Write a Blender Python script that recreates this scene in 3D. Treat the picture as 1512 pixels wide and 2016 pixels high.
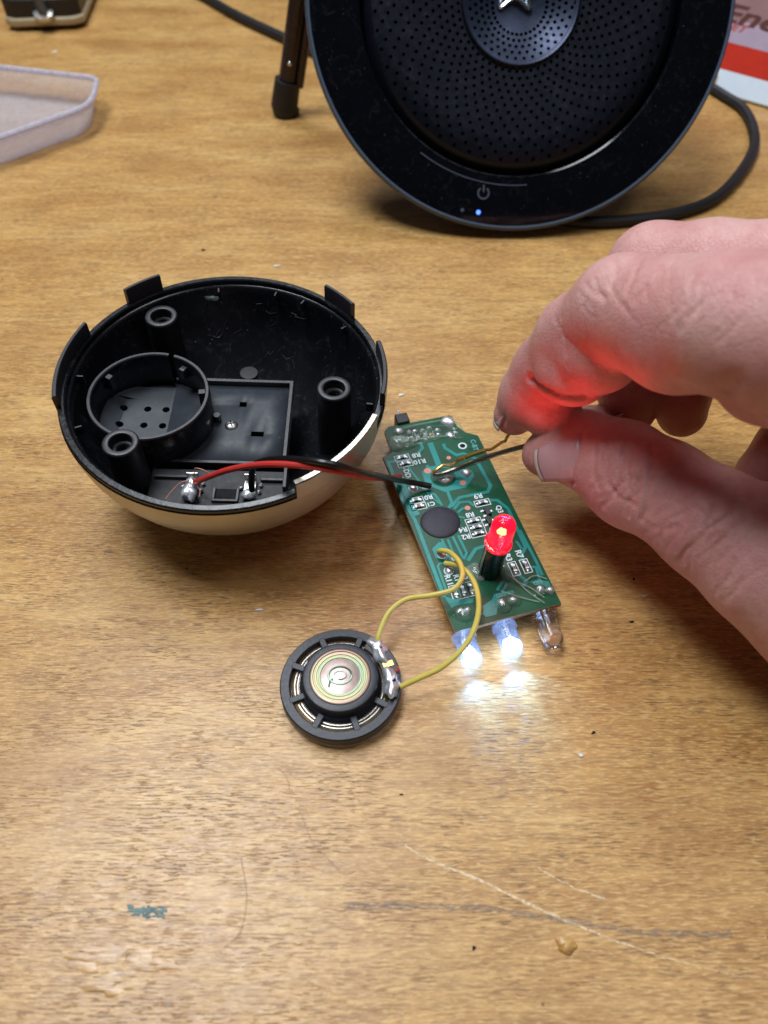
import bpy, bmesh, math, random
import numpy as np
from mathutils import Vector, Matrix, Euler

K = 0.001            # everything below is written in millimetres; the scene is in metres
R = math.radians
SC = bpy.context.scene
COL = SC.collection
for o in list(bpy.data.objects):
    bpy.data.objects.remove(o)

# ------------------------------------------------------------------ camera
cam = bpy.data.cameras.new('camera')
co = bpy.data.objects.new('camera', cam); COL.objects.link(co)
co.location = (0, 0, 157 * K)
co.rotation_euler = (R(90 - 51.5), 0, 0)
cam.sensor_fit = 'VERTICAL'; cam.sensor_height = 24; cam.lens = 24 * 1514 / 2016
cam.clip_start = 0.005; cam.clip_end = 20
cam.dof.use_dof = True; cam.dof.focus_distance = 0.185; cam.dof.aperture_fstop = cam.lens / 1.7
SC.camera = co

# ------------------------------------------------------------------ light: two ceiling lamps and a dim room
SC.view_settings.view_transform = 'Standard'; SC.view_settings.look = 'None'
SC.view_settings.gamma = 1; SC.view_settings.exposure = -0.03; SC.view_settings.use_curve_mapping = False
W = bpy.data.worlds.new('World'); SC.world = W; W.use_nodes = True
W.node_tree.nodes['Background'].inputs[0].default_value = (0.86, 0.92, 1.0, 1)
W.node_tree.nodes['Background'].inputs[1].default_value = 0.045
for x, y, z, sx, sy, e in ((-0.3, 0.26, 1.12, .4, .4, 11.5), (-0.12, 0.75, 1.0, .35, .35, 5.5), (0.52, 0.05, 1.35, .45, .45, 3.5)):
    l = bpy.data.lights.new('ceiling_lamp_light', 'AREA'); l.shape = 'RECTANGLE'; l.size = sx; l.size_y = sy
    l.energy = e; l.color = (0.90, 0.95, 1.0)
    lo = bpy.data.objects.new('ceiling_lamp_light', l); COL.objects.link(lo); lo.location = (x, y, z)
    lo.rotation_euler = (Vector((0.02, 0.12, 0)) - lo.location).to_track_quat('-Z', 'Y').to_euler()

# ------------------------------------------------------------------ materials
def lin(c):
    f = lambda v: (v / 255 / 12.92) if v / 255 <= 0.04045 else ((v / 255 + 0.055) / 1.055) ** 2.4
    return tuple(f(v) for v in c) + (1,)

class NT:
    def __init__(s, name):
        s.m = bpy.data.materials.new(name); s.m.use_nodes = True; s.t = s.m.node_tree
        s.b = s.t.nodes['Principled BSDF']; s.out = s.t.nodes['Material Output']
    def n(s, typ, **kw):
        o = s.t.nodes.new('ShaderNode' + typ)
        for k, v in kw.items():
            if k.startswith('i_'):
                key = k[2:]; key = int(key) if key.isdigit() else key.replace('_', ' ')
                if isinstance(v, bpy.types.NodeSocket): s.t.links.new(v, o.inputs[key])
                else: o.inputs[key].default_value = v
            else: setattr(o, k, v)
        return o
    def l(s, a, b): s.t.links.new(a, b)
    def pos(s, scale=(1000, 1000, 1000), rot=(0, 0, 0), loc=(0, 0, 0)):
        if not hasattr(s, 'tc'): s.tc = s.n('TexCoord')
        m = s.n('Mapping'); m.inputs['Scale'].default_value = scale; m.inputs['Rotation'].default_value = rot; m.inputs['Location'].default_value = loc
        s.l(s.tc.outputs['Object'], m.inputs['Vector']); return m.outputs[0]
    def noise(s, vec, sc=1.0, det=3, rough=.55, dist=0):
        return s.n('TexNoise', i_Vector=vec, i_Scale=sc, i_Detail=det, i_Roughness=rough, i_Distortion=dist).outputs['Fac']
    def ramp(s, fac, stops):
        r = s.n('ValToRGB'); e = r.color_ramp.elements
        while len(e) < len(stops): e.new(0.5)
        for el, (p, c) in zip(e, stops): el.position = p; el.color = c if len(c) == 4 else tuple(c) + (1,)
        s.l(fac, r.inputs[0]); return r.outputs[0]
    def mix(s, fac, a, b, mode='MIX'):
        m = s.n('MixRGB', blend_type=mode)
        for k, v in ((0, fac), (1, a), (2, b)):
            if isinstance(v, bpy.types.NodeSocket): s.l(v, m.inputs[k])
            else: m.inputs[k].default_value = v
        return m.outputs[0]
    def math(s, op, a, b=0.0, clamp=False):
        m = s.n('Math', operation=op, use_clamp=clamp)
        for k, v in ((0, a), (1, b)):
            if isinstance(v, bpy.types.NodeSocket): s.l(v, m.inputs[k])
            else: m.inputs[k].default_value = v
        return m.outputs[0]
    def bump(s, h, strength=.3, dist=.1):
        b = s.n('Bump', i_Strength=strength, i_Distance=dist * K, i_Height=h); s.l(b.outputs[0], s.b.inputs['Normal']); return b
    def set(s, **kw):
        for k, v in kw.items():
            k = k.replace('_', ' ')
            if isinstance(v, bpy.types.NodeSocket): s.l(v, s.b.inputs[k])
            else: s.b.inputs[k].default_value = v

BW = ((0, 0, 0, 1), (1, 1, 1, 1))
def plain(name, c, rough=.5, metal=0, var=.18, vs=.5, bump=0, bs=2.0, dust=0, **kw):
    """a plain surface with a little mottling, relief and optional dust specks"""
    m = NT(name); p = m.pos()
    n1 = m.noise(p, vs, 4)
    dark = tuple(v * (1 - var) for v in lin(c)[:3]) + (1,); lite = tuple(min(1, v * (1 + var)) for v in lin(c)[:3]) + (1,)
    col = m.ramp(n1, [(.3, dark), (.7, lite)])
    rg = m.math('ADD', m.math('MULTIPLY', m.noise(p, vs * 2.3, 5), .22), rough - .11, True)
    if dust:
        v = m.n('TexVoronoi', i_Vector=p, i_Scale=.55); v.inputs['Randomness'].default_value = 1
        sp = m.ramp(v.outputs['Distance'], [(.05, BW[1]), (.09, BW[0])])
        gate = m.ramp(m.noise(p, .12, 4), [(.48, BW[0]), (.62, BW[1])])
        f = m.math('MULTIPLY', m.math('MULTIPLY', sp, gate), dust)
        sm = m.ramp(m.noise(p, .25, 6, .7, 1.5), [(.55, BW[0]), (.8, BW[1])])
        f = m.math('MAXIMUM', f, m.math('MULTIPLY', sm, dust * .12))
        col = m.mix(f, col, lin((170, 170, 175))); rg = m.math('ADD', rg, m.math('MULTIPLY', sm, .15), True)
    m.set(Base_Color=col, Roughness=rg, Metallic=metal, **kw)
    if bump: m.bump(m.noise(p, bs, 4), bump, .1)
    return m.m

def emissive(name, c, strength):
    m = NT(name); p = m.pos()
    e = m.n('Emission', i_Strength=strength); m.l(m.ramp(m.noise(p, 1.5), [(.2, lin(c)), (.8, lin(c))]), e.inputs[0])
    m.l(e.outputs[0], m.out.inputs[0]); return m.m

def clear_resin(name, tint, gloss_rough=.05, milk=0.0, milk_c=(235, 240, 240), glow=None, glow_s=0, ior=1.45, bump=0, core=None, hot=None):
    """see-through resin that lets lamp light pass: tinted transparency, gloss by Fresnel, a milky share, and a glow where lit from inside"""
    m = NT(name); p = m.pos()
    tr = m.n('BsdfTransparent'); tr.inputs[0].default_value = lin(tint)
    gl = m.n('BsdfGlossy'); gl.inputs['Roughness'].default_value = gloss_rough
    fr = m.n('LayerWeight'); fr.inputs['Blend'].default_value = .5
    base = tr.outputs[0]
    if milk:
        d = m.n('BsdfDiffuse'); d.inputs[0].default_value = lin(milk_c)
        mx = m.n('MixShader'); m.l(m.math('MULTIPLY', m.ramp(m.noise(p, .5, 4), [(.3, (.5, .5, .5)), (.75, (1, 1, 1))]), milk), mx.inputs[0])
        m.l(base, mx.inputs[1]); m.l(d.outputs[0], mx.inputs[2]); base = mx.outputs[0]
    if glow:
        e = m.n('Emission'); e.inputs[0].default_value = lin(glow)
        m.l(m.math('MULTIPLY', m.ramp(m.noise(p, .7, 3, .6, 1.0), [(.3, (.35, .35, .35)), (.7, (1, 1, 1))]), glow_s), e.inputs[1])
        if core:      # the body is brightest round the glowing die inside it
            ds = m.n('VectorMath', operation='DISTANCE'); m.l(p, ds.inputs[0]); ds.inputs[1].default_value = (0, 0, core)
            fall = m.ramp(m.math('MULTIPLY', ds.outputs['Value'], .2), [(.3, (1, 1, 1)), (.6, (.45, .45, .45)), (.95, (.22, .22, .22))])
            if hot: m.l(m.ramp(m.math('MULTIPLY', ds.outputs['Value'], .2), [(.12, lin(hot)), (.36, lin(glow))]), e.inputs[0])
            m.l(m.math('MULTIPLY', fall, m.math('MULTIPLY', m.ramp(m.noise(p, .9, 3, .6, 1.0), [(.3, (.3, .3, .3)), (.7, (1, 1, 1))]), glow_s)), e.inputs[1])
        ad = m.n('AddShader'); m.l(base, ad.inputs[0]); m.l(e.outputs[0], ad.inputs[1]); base = ad.outputs[0]
    mx = m.n('MixShader'); m.l(m.math('ADD', m.math('MULTIPLY', m.math('POWER', fr.outputs['Facing'], 3.0), .55 * (ior - 1) / .5), .045, True), mx.inputs[0])
    m.l(base, mx.inputs[1]); m.l(gl.outputs[0], mx.inputs[2])
    if bump:
        b = m.n('Bump', i_Strength=bump, i_Distance=.2 * K, i_Height=m.noise(p, .9, 3)); m.l(b.outputs[0], gl.inputs['Normal']); m.l(b.outputs[0], fr.inputs['Normal'])
    m.l(mx.outputs[0], m.out.inputs[0]); return m.m

def wood(name='varnished_birch', gloss=0.0):
    m = NT(name); rz = R(1.5)
    big = m.noise(m.pos((14, 60, 60), (0, 0, rz)), 1, 4, .6, .4)
    mid = m.noise(m.pos((80, 560, 560), (0, 0, rz)), 1, 5, .62, .3)
    fib = m.noise(m.pos((420, 2300, 2300), (0, 0, rz)), 1, 4, .65, .2)
    blot = m.noise(m.pos((26, 34, 34), loc=(3.3, 1.2, 0)), 1, 3)
    c = m.ramp(big, [(.3, lin((168, 119, 59))), (.5, lin((192, 146, 83))), (.72, lin((210, 169, 106)))])
    c = m.mix(m.math('MULTIPLY', m.ramp(mid, [(.36, BW[1]), (.60, BW[0])]), .55), c, lin((132, 86, 38)))
    c = m.mix(m.math('MULTIPLY', m.ramp(fib, [(.48, BW[0]), (.64, BW[1])]), .60), c, lin((226, 188, 124)))
    pore = m.noise(m.pos((300, 2700, 2700), (0, 0, rz), (7, 3, 0)), 1, 3, .55, .15)
    pgate = m.ramp(m.noise(m.pos((55, 110, 110), loc=(1, 8, 0)), 1, 4), [(.34, (.10, .10, .10)), (.62, BW[1])])
    pf = m.math('MULTIPLY', m.ramp(pore, [(.545, BW[0]), (.615, BW[1])]), pgate)
    c = m.mix(m.math('MULTIPLY', pf, .70), c, lin((90, 62, 40)))
    c = m.mix(m.math('MULTIPLY', m.ramp(blot, [(.50, BW[0]), (.70, BW[1])]), .38), c, lin((140, 90, 42)))
    spk = m.n('TexVoronoi', i_Vector=m.pos((70, 70, 70)), i_Scale=1.0)
    c = m.mix(m.math('MULTIPLY', m.ramp(spk.outputs['Distance'], [(.02, BW[1]), (.03, BW[0])]), .8), c, lin((60, 42, 34)))
    rg = m.math('ADD', m.math('MULTIPLY', m.noise(m.pos((180, 600, 600)), 1, 4), .24 - .2 * gloss), .24 + .06 * gloss)
    m.set(Base_Color=c, Roughness=rg, Specular_IOR_Level=.5)
    h = m.math('ADD', m.math('MULTIPLY', fib, .8), m.math('MULTIPLY', pf, -.9))
    h = m.math('ADD', h, m.math('MULTIPLY', m.noise(m.pos((700, 1000, 1000)), 1, 4), .9))
    m.bump(h, .6 if not gloss else .15, .07)
    return m.m

def skin():
    m = NT('skin'); p = m.pos()
    n1 = m.noise(p, .07, 4); n2 = m.noise(p, .55, 5, .6, .5)
    c = m.ramp(n1, [(.3, lin((192, 132, 129))), (.5, lin((204, 150, 146))), (.7, lin((212, 166, 160)))])
    c = m.mix(m.math('MULTIPLY', m.ramp(n2, [(.45, BW[0]), (.72, BW[1])]), .3), c, lin((176, 104, 98)))
    m.set(Base_Color=c, Roughness=m.math('ADD', m.math('MULTIPLY', n2, .25), .36), Subsurface_Weight=.25, Subsurface_Scale=.0016, Specular_IOR_Level=.42)
    m.b.inputs['Subsurface Radius'].default_value = (1.0, .30, .18)
    v = m.n('TexVoronoi', i_Vector=p, i_Scale=1.15, feature='DISTANCE_TO_EDGE')
    lines = m.ramp(v.outputs['Distance'], [(.0, BW[0]), (.14, BW[1])])
    st = m.noise(m.pos((500, 1700, 1700), (0, R(50), R(-35))), 1, 3)
    h = m.math('ADD', m.math('MULTIPLY', lines, .5), m.math('ADD', m.math('MULTIPLY', st, .9), m.math('MULTIPLY', m.noise(p, 4.0, 2), .5)))
    m.bump(h, .6, .17); return m.m

M = {}
M['wood'] = wood(); M['wood_gloss'] = wood('varnish_pool', 1.0); M['skin'] = skin()
M['matt_black'] = plain('matt_black_plastic', (20, 21, 25), .58, 0, .2, .3, .1, 2.5, dust=.4)
M['black'] = plain('black_plastic', (24, 24, 28), .42, 0, .2, .3, .12, 2.5, dust=.55)
M['black_in'] = plain('glossy_black_plastic', (17, 18, 22), .24, 0, .25, .25, .25, .8, dust=.6)
M['black_edge'] = plain('black_plastic_edge', (36, 34, 40), .42, 0, .2, .6, .1, 3)
M['slate'] = plain('dark_slate_plastic', (44, 49, 57), .55, 0, .1, .3, .03, 3, dust=.3)
M['speaker_frame'] = plain('navy_black_plastic', (30, 33, 43), .44, 0, .2, .5, .25, 3)
M['gold'] = plain('champagne_paint', (188, 182, 166), .36, .7, .05, .4, .08, 6)
M['steel'] = plain('bright_steel', (190, 188, 184), .36, 1, .12, .8, .15, 2)
M['solder'] = plain('solder', (216, 217, 222), .36, .7, .25, 1.2, .7, 1.3)
M['bronze'] = plain('dark_bronze', (178, 166, 154), .2, 1, .15, .6, .05)
M['brass'] = plain('gold_plating', (206, 172, 104), .34, 1, .15, 1.5, .2, 2)
M['red_wire'] = plain('red_insulation', (190, 52, 46), .42, 0, .1, .3, .05)
M['black_wire'] = plain('black_insulation', (16, 15, 17), .36, 0, .1, .3, .05)
M['yellow_wire'] = plain('yellow_insulation', (200, 186, 88), .40, 0, .08, .3, .05, Subsurface_Weight=.4, Subsurface_Scale=.001)
M['mask'] = plain('green_solder_mask', (24, 78, 54), .30, 0, .25, .12, .06, 3, Specular_IOR_Level=.3)
M['trace'] = plain('teal_masked_copper', (40, 132, 128), .32, .1, .15, .25, .05, 3, Specular_IOR_Level=.3)
M['fr4'] = plain('board_edge', (150, 122, 84), .6, 0, .2, 1.2)
M['silk'] = plain('white_silkscreen', (206, 222, 226), .6, 0, .08, 2)
M['silk_teal'] = plain('teal_silkscreen', (92, 160, 160), .6, 0, .08, 2)
M['copper'] = plain('bare_copper', (196, 132, 118), .5, .3, .15, 1.5)
M['cob'] = plain('black_epoxy', (40, 40, 52), .62, 0, .15, 1.0, .25, 6, dust=.5)
M['chip'] = plain('resistor_body', (34, 32, 34), .4, 0, .2, 2)
M['chip_c'] = plain('capacitor_body', (150, 122, 98), .45, 0, .1, 2)
M['glue'] = clear_resin('hot_glue', (238, 250, 244), .08, .07, (220, 236, 230), bump=.8)
M['glue_milky'] = clear_resin('milky_hot_glue', (236, 248, 240), .08, .30, (222, 236, 228), bump=.5)
M['led_clear'] = plain('clear_epoxy', (244, 243, 250), .12, 0, .01, .3, Transmission_Weight=1.0, IOR=1.42)
M['led_white'] = clear_resin('lit_epoxy', (224, 234, 255), .05, .05, (220, 232, 255), (140, 180, 255), 1.7, 1.7, bump=.9, core=6.2)
M['led_red'] = clear_resin('lit_red_epoxy', (255, 110, 130), .05, .14, (255, 40, 60), (255, 26, 78), 2.3, 1.8, bump=1.2, core=4.3, hot=(255, 130, 90))
M['die_white'] = emissive('lit_white_die', (180, 212, 255), 18)
M['die_red'] = emissive('lit_red_die', (255, 196, 110), 16)
M['frost'] = clear_resin('frosted_plastic', (250, 249, 252), .16, .30, (246, 242, 246), bump=.3)
M['frost_edge'] = clear_resin('frosted_plastic_edge', (240, 240, 250), .2, .75, (226, 222, 236))
M['glass_black'] = plain('black_glass', (5, 6, 12), .12, 0, .2, .1, 0, dust=.3, Specular_IOR_Level=.4)
M['rim'] = plain('grey_blue_rim', (66, 80, 100), .45, .2, .08, .3, .05, 6)
M['grille'] = plain('dark_grille_metal', (24, 28, 40), .34, .6, .12, .2, .05, 4, dust=.25)
M['dome'] = plain('brushed_dome_metal', (40, 47, 66), .36, .65, .1, .3, .05, 4)
M['void'] = plain('dark_inside', (4, 4, 6), .9, 0, .1, .3)
M['silver'] = plain('polished_silver', (205, 214, 222), .18, 1, .08, .5)
M['icon'] = plain('grey_print', (70, 78, 96), .5, 0, .05, .5)
M['blue_light'] = emissive('lit_blue_indicator', (70, 112, 255), 4)
M['rubber'] = plain('black_rubber', (18, 19, 24), .55, 0, .15, .5, .1, 4, dust=.2)
M['dark_metal'] = plain('dark_anodised_metal', (62, 54, 58), .28, .8, .12, .3, .05)
M['cream'] = plain('cream_plastic', (176, 160, 128), .5, 0, .1, .4, .1)
M['mylar'] = clear_resin('amber_film', (240, 226, 196), .12, .35, (214, 190, 150), ior=1.6)
M['nail'] = plain('fingernail', (196, 160, 164), .24, 0, .06, .25, .04, 1.5, Subsurface_Weight=.15, Subsurface_Scale=.001)
M['nail_tip'] = plain('fingernail_edge', (202, 182, 172), .35, 0, .08, 1)
M['card_white'] = plain('white_card', (206, 216, 226), .7, 0, .03, .2, Specular_IOR_Level=.15)
M['card_grey'] = plain('mauve_print', (166, 148, 166), .75, 0, .06, .15, Specular_IOR_Level=.15)
M['card_pink'] = plain('dusty_pink_print', (142, 108, 108), .75, 0, .06, .15, Specular_IOR_Level=.15)
M['card_red'] = plain('red_print', (186, 44, 26), .75, 0, .06, .15, Specular_IOR_Level=.15)
M['ink_brown'] = plain('brown_ink', (92, 54, 50), .75, 0, .1, .3, Specular_IOR_Level=.15)
M['ink_red'] = plain('red_ink', (168, 84, 84), .75, 0, .1, .3, Specular_IOR_Level=.15)
M['paint_blue'] = plain('dried_blue_paint', (92, 118, 118), .55, 0, .3, .5, .3, 1.5)
M['hair'] = plain('fibre', (206, 172, 146), .4, 0, .2, .3)
M['flake'] = plain('white_flake', (216, 212, 206), .6, 0, .08, 2)

def patchy(name, c, cover, sc=(1, 1, 1), lo=.42, hi=.6):
    """a worn mark: colour where the mark is left, bare wood between"""
    m = NT(name); f = m.ramp(m.noise(m.pos(tuple(1000 * v for v in sc)), 1, 5, .65, .4), [(lo, BW[0]), (hi, BW[1])])
    m.set(Base_Color=lin(c), Roughness=.5, Alpha=m.math('MULTIPLY', f, cover)); return m.m
M['scratch'] = patchy('bare_scratch', (226, 200, 158), .95, (1.0, 1.0, 1.0), .34, .55)
M['scuff'] = patchy('grey_scuff', (136, 124, 116), .5, (.6, 3.0, 1), .42, .72)

def iridescent():
    m = NT('rainbow_zinc'); p = m.pos((1, 1, 1))
    w = m.n('TexNoise', i_Vector=m.pos((90, 60, 60), loc=(.3, .2, 0)), i_Scale=1, i_Detail=1)
    ln = m.n('VectorMath', operation='LENGTH'); m.l(p, ln.inputs[0])
    r = m.math('ADD', m.math('MULTIPLY', ln.outputs['Value'], 190), m.math('MULTIPLY', w.outputs['Fac'], .55))
    fr = m.math('FRACT', r)
    c = m.ramp(fr, [(0, lin((176, 160, 134))), (.25, lin((176, 132, 134))), (.5, lin((142, 134, 156))), (.72, lin((132, 164, 142))), (1, lin((170, 162, 126)))])
    m.set(Base_Color=c, Metallic=.85, Roughness=.46); m.bump(m.noise(m.pos(), 1.2, 4), .1, .1); return m.m
M['zinc'] = iridescent()
M['zinc_flat'] = plain('dull_zinc', (168, 146, 140), .38, .85, .1, .5, .15, 3)

# ------------------------------------------------------------------ mesh helpers
class MB:
    def __init__(s): s.v = []; s.f = []
    def add(s, vs, fs, T=None):
        o = len(s.v)
        s.v += [tuple(T @ Vector(p)) if T else tuple(p) for p in vs]; s.f += [tuple(i + o for i in f) for f in fs]; return s
    def box(s, c, d, T=None, rz=0):
        x, y, z = (v / 2 for v in d); cr, sr = math.cos(rz), math.sin(rz)
        vs = [(c[0] + a * x * cr - b * y * sr, c[1] + a * x * sr + b * y * cr, c[2] + e * z) for e in (-1, 1) for a, b in ((-1, -1), (1, -1), (1, 1), (-1, 1))]
        return s.add(vs, [(3, 2, 1, 0), (4, 5, 6, 7), (0, 1, 5, 4), (1, 2, 6, 5), (2, 3, 7, 6), (3, 0, 4, 7)], T)
    def lathe(s, prof, n=32, T=None, a0=0, a1=2 * math.pi, zf=None):
        full = abs(a1 - a0 - 2 * math.pi) < 1e-6; m = n if full else n + 1; vs = []; fs = []
        for i in range(m):
            a = a0 + (a1 - a0) * i / n
            for r, z in prof:
                x, y = r * math.cos(a), r * math.sin(a); vs.append((x, y, zf(x, y, z) if zf else z))
        k = len(prof)
        for i in range(n):
            j = (i + 1) % m
            for q in range(k - 1): fs.append((i * k + q, j * k + q, j * k + q + 1, i * k + q + 1))
        return s.add(vs, fs, T)
    def prism(s, pts, z0, z1, T=None):
        n = len(pts); vs = [(x, y, z0) for x, y in pts] + [(x, y, z1) for x, y in pts]
        return s.add(vs, [tuple(range(n - 1, -1, -1)), tuple(range(n, 2 * n))] + [(i, (i + 1) % n, n + (i + 1) % n, n + i) for i in range(n)], T)
    def tube(s, pts, r, n=10, caps=True, T=None):
        P = [Vector(p) for p in pts]; rs = r if isinstance(r, (list, tuple)) else [r] * len(P)
        tan = [(P[min(i + 1, len(P) - 1)] - P[max(i - 1, 0)]).normalized() for i in range(len(P))]
        u = tan[0].orthogonal().normalized(); vs = []; fs = []
        for i, p in enumerate(P):
            u = (u - tan[i] * u.dot(tan[i])).normalized(); w = tan[i].cross(u)
            for k in range(n):
                a = 2 * math.pi * k / n; vs.append(tuple(p + (u * math.cos(a) + w * math.sin(a)) * rs[i]))
        for i in range(len(P) - 1):
            for k in range(n): fs.append((i * n + k, i * n + (k + 1) % n, (i + 1) * n + (k + 1) % n, (i + 1) * n + k))
        if caps: fs += [tuple(range(n - 1, -1, -1)), tuple(range((len(P) - 1) * n, len(P) * n))]
        return s.add(vs, fs, T)
    def strip(s, pts, w, z0, z1, T=None):
        """a flat ribbon of width w along a 2-D polyline, mitred, from z0 to z1"""
        P = [Vector((p[0], p[1])) for p in pts]; L = []; Rr = []
        ws = w if isinstance(w, (list, tuple)) else [w] * len(P)
        for i, p in enumerate(P):
            d0 = (P[i] - P[i - 1]).normalized() if i else (P[1] - P[0]).normalized()
            d1 = (P[i + 1] - P[i]).normalized() if i < len(P) - 1 else d0
            t = (d0 + d1).normalized(); nn = Vector((-t.y, t.x)); k = ws[i] / 2 / max(.5, nn.dot(Vector((-d0.y, d0.x))))
            L.append(p + nn * k); Rr.append(p - nn * k)
        n = len(P); vs = []
        for z in (z0, z1): vs += [(q.x, q.y, z) for q in L] + [(q.x, q.y, z) for q in Rr]
        fs = []
        for i in range(n - 1):
            fs += [(i, n + i, n + i + 1, i + 1)[::-1], (2 * n + i, 3 * n + i, 3 * n + i + 1, 2 * n + i + 1), (i, i + 1, 2 * n + i + 1, 2 * n + i)[::-1], (n + i, n + i + 1, 3 * n + i + 1, 3 * n + i)]
        fs += [(0, n, 3 * n, 2 * n), (n - 1, 2 * n - 1, 4 * n - 1, 3 * n - 1)[::-1]]
        return s.add(vs, fs, T)
    def blob(s, c, rad, seed=0, rough=.12, n=16, m=10, T=None, flat=None):
        rn = random.Random(seed); ph = [rn.uniform(0, 6.28) for _ in range(9)]; vs = []; fs = []
        for j in range(m + 1):
            t = math.pi * j / m
            for i in range(n):
                a = 2 * math.pi * i / n
                k = 1 + rough * (math.sin(2 * a + ph[0]) * math.sin(t) + .7 * math.sin(3 * a + 2 * t + ph[1]) * math.sin(t) + .5 * math.cos(5 * a - 3 * t + ph[2]) * math.sin(t))
                z = c[2] + rad[2] * k * math.cos(t)
                vs.append((c[0] + rad[0] * k * math.sin(t) * math.cos(a), c[1] + rad[1] * k * math.sin(t) * math.sin(a), max(z, flat) if flat is not None else z))
        for j in range(m):
            for i in range(n): fs.append((j * n + i, (j + 1) * n + i, (j + 1) * n + (i + 1) % n, j * n + (i + 1) % n))
        return s.add(vs, fs, T)

def spline(pts, n=6):
    P = [Vector(p) for p in pts]; P = [P[0] * 2 - P[1]] + P + [P[-1] * 2 - P[-2]]; out = []
    for i in range(1, len(P) - 2):
        a, b, c, d = P[i - 1:i + 3]
        for k in range(n):
            t = k / n; out.append(.5 * ((2 * b) + (c - a) * t + (2 * a - 5 * b + 4 * c - d) * t * t + (3 * b - a - 3 * c + d) * t ** 3))
    return out + [P[-2]]

def obj(name, mb, mat, parent=None, T=None, smooth=35, bevel=0, kind=None, label=None):
    me = bpy.data.meshes.new(name)
    me.from_pydata([(x * K, y * K, z * K) for x, y, z in mb.v], [], mb.f)
    bm = bmesh.new(); bm.from_mesh(me); bmesh.ops.remove_doubles(bm, verts=bm.verts, dist=1e-7)
    bmesh.ops.recalc_face_normals(bm, faces=bm.faces); bm.to_mesh(me); bm.free()
    if smooth:
        for p in me.polygons: p.use_smooth = True
        me.set_sharp_from_angle(angle=R(smooth))
    me.materials.append(M[mat] if isinstance(mat, str) else mat)
    o = bpy.data.objects.new(name, me); COL.objects.link(o)
    if parent: o.parent = parent
    if T is not None: o.matrix_local = T
    if bevel:
        b = o.modifiers.new('bevel', 'BEVEL'); b.width = bevel * K; b.segments = 2; b.limit_method = 'ANGLE'; b.angle_limit = R(40)
    if kind: o['kind'] = kind
    if label: o['label'] = label
    return o
def tag(o, label, cat, group=None):
    o['label'] = label; o['category'] = cat
    if group: o['group'] = group
    return o
def thing(name, label, cat, T=None, group=None):
    o = bpy.data.objects.new(name, None); COL.objects.link(o); o.empty_display_size = .01
    if T is not None: o.matrix_world = T
    return tag(o, label, cat, group)
def TL(x, y, z): return Matrix.Translation((x * K, y * K, z * K))
def RT(M3, c):
    m = Matrix([list(r) for r in M3]).to_4x4(); return TL(*c) @ m
def text(name, s, size, mat, parent, T, depth=.02, shear=0, bold=0, align='CENTER', spacing=1.0):
    cu = bpy.data.curves.new(name, 'FONT'); cu.body = s; cu.size = size * K; cu.extrude = depth * K; cu.shear = shear; cu.offset = bold * K
    cu.align_x = align; cu.align_y = 'CENTER'; cu.space_character = spacing; cu.resolution_u = 3
    t = bpy.data.objects.new(name, cu); COL.objects.link(t)
    dg = bpy.context.evaluated_depsgraph_get(); me = bpy.data.meshes.new_from_object(t.evaluated_get(dg))
    bpy.data.objects.remove(t); bpy.data.curves.remove(cu)
    me.materials.clear(); me.materials.append(M[mat]); me.name = name
    o = bpy.data.objects.new(name, me); COL.objects.link(o)
    o.parent = parent; o.matrix_local = T; return o
def inst(src, parent, T, name=None):
    c = src.copy(); COL.objects.link(c); c.parent = parent; c.matrix_local = T; return c
def holed(mb, cells, r, depth, zf, seg=8):
    """cells: (centre, 4 corners) on a surface z = zf(x, y); each gets a round hole with walls going down"""
    for (cx, cy), q in cells:
        vs = []
        ring = []
        for i in range(4):
            a, b = q[i], q[(i + 1) % 4]; ring += [a, ((a[0] + b[0]) / 2, (a[1] + b[1]) / 2)]
        base = math.atan2(q[0][1] - cy, q[0][0] - cx)
        inn = [(cx + r * math.cos(base + 2 * math.pi * k / 8), cy + r * math.sin(base + 2 * math.pi * k / 8)) for k in range(8)]
        vs = [(x, y, zf(x, y)) for x, y in ring] + [(x, y, zf(x, y)) for x, y in inn] + [(x, y, zf(x, y) - depth) for x, y in inn]
        fs = [(i, (i + 1) % 8, 8 + (i + 1) % 8, 8 + i) for i in range(8)] + [(8 + i, 8 + (i + 1) % 8, 16 + (i + 1) % 8, 16 + i) for i in range(8)]
        mb.add(vs, fs)

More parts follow.
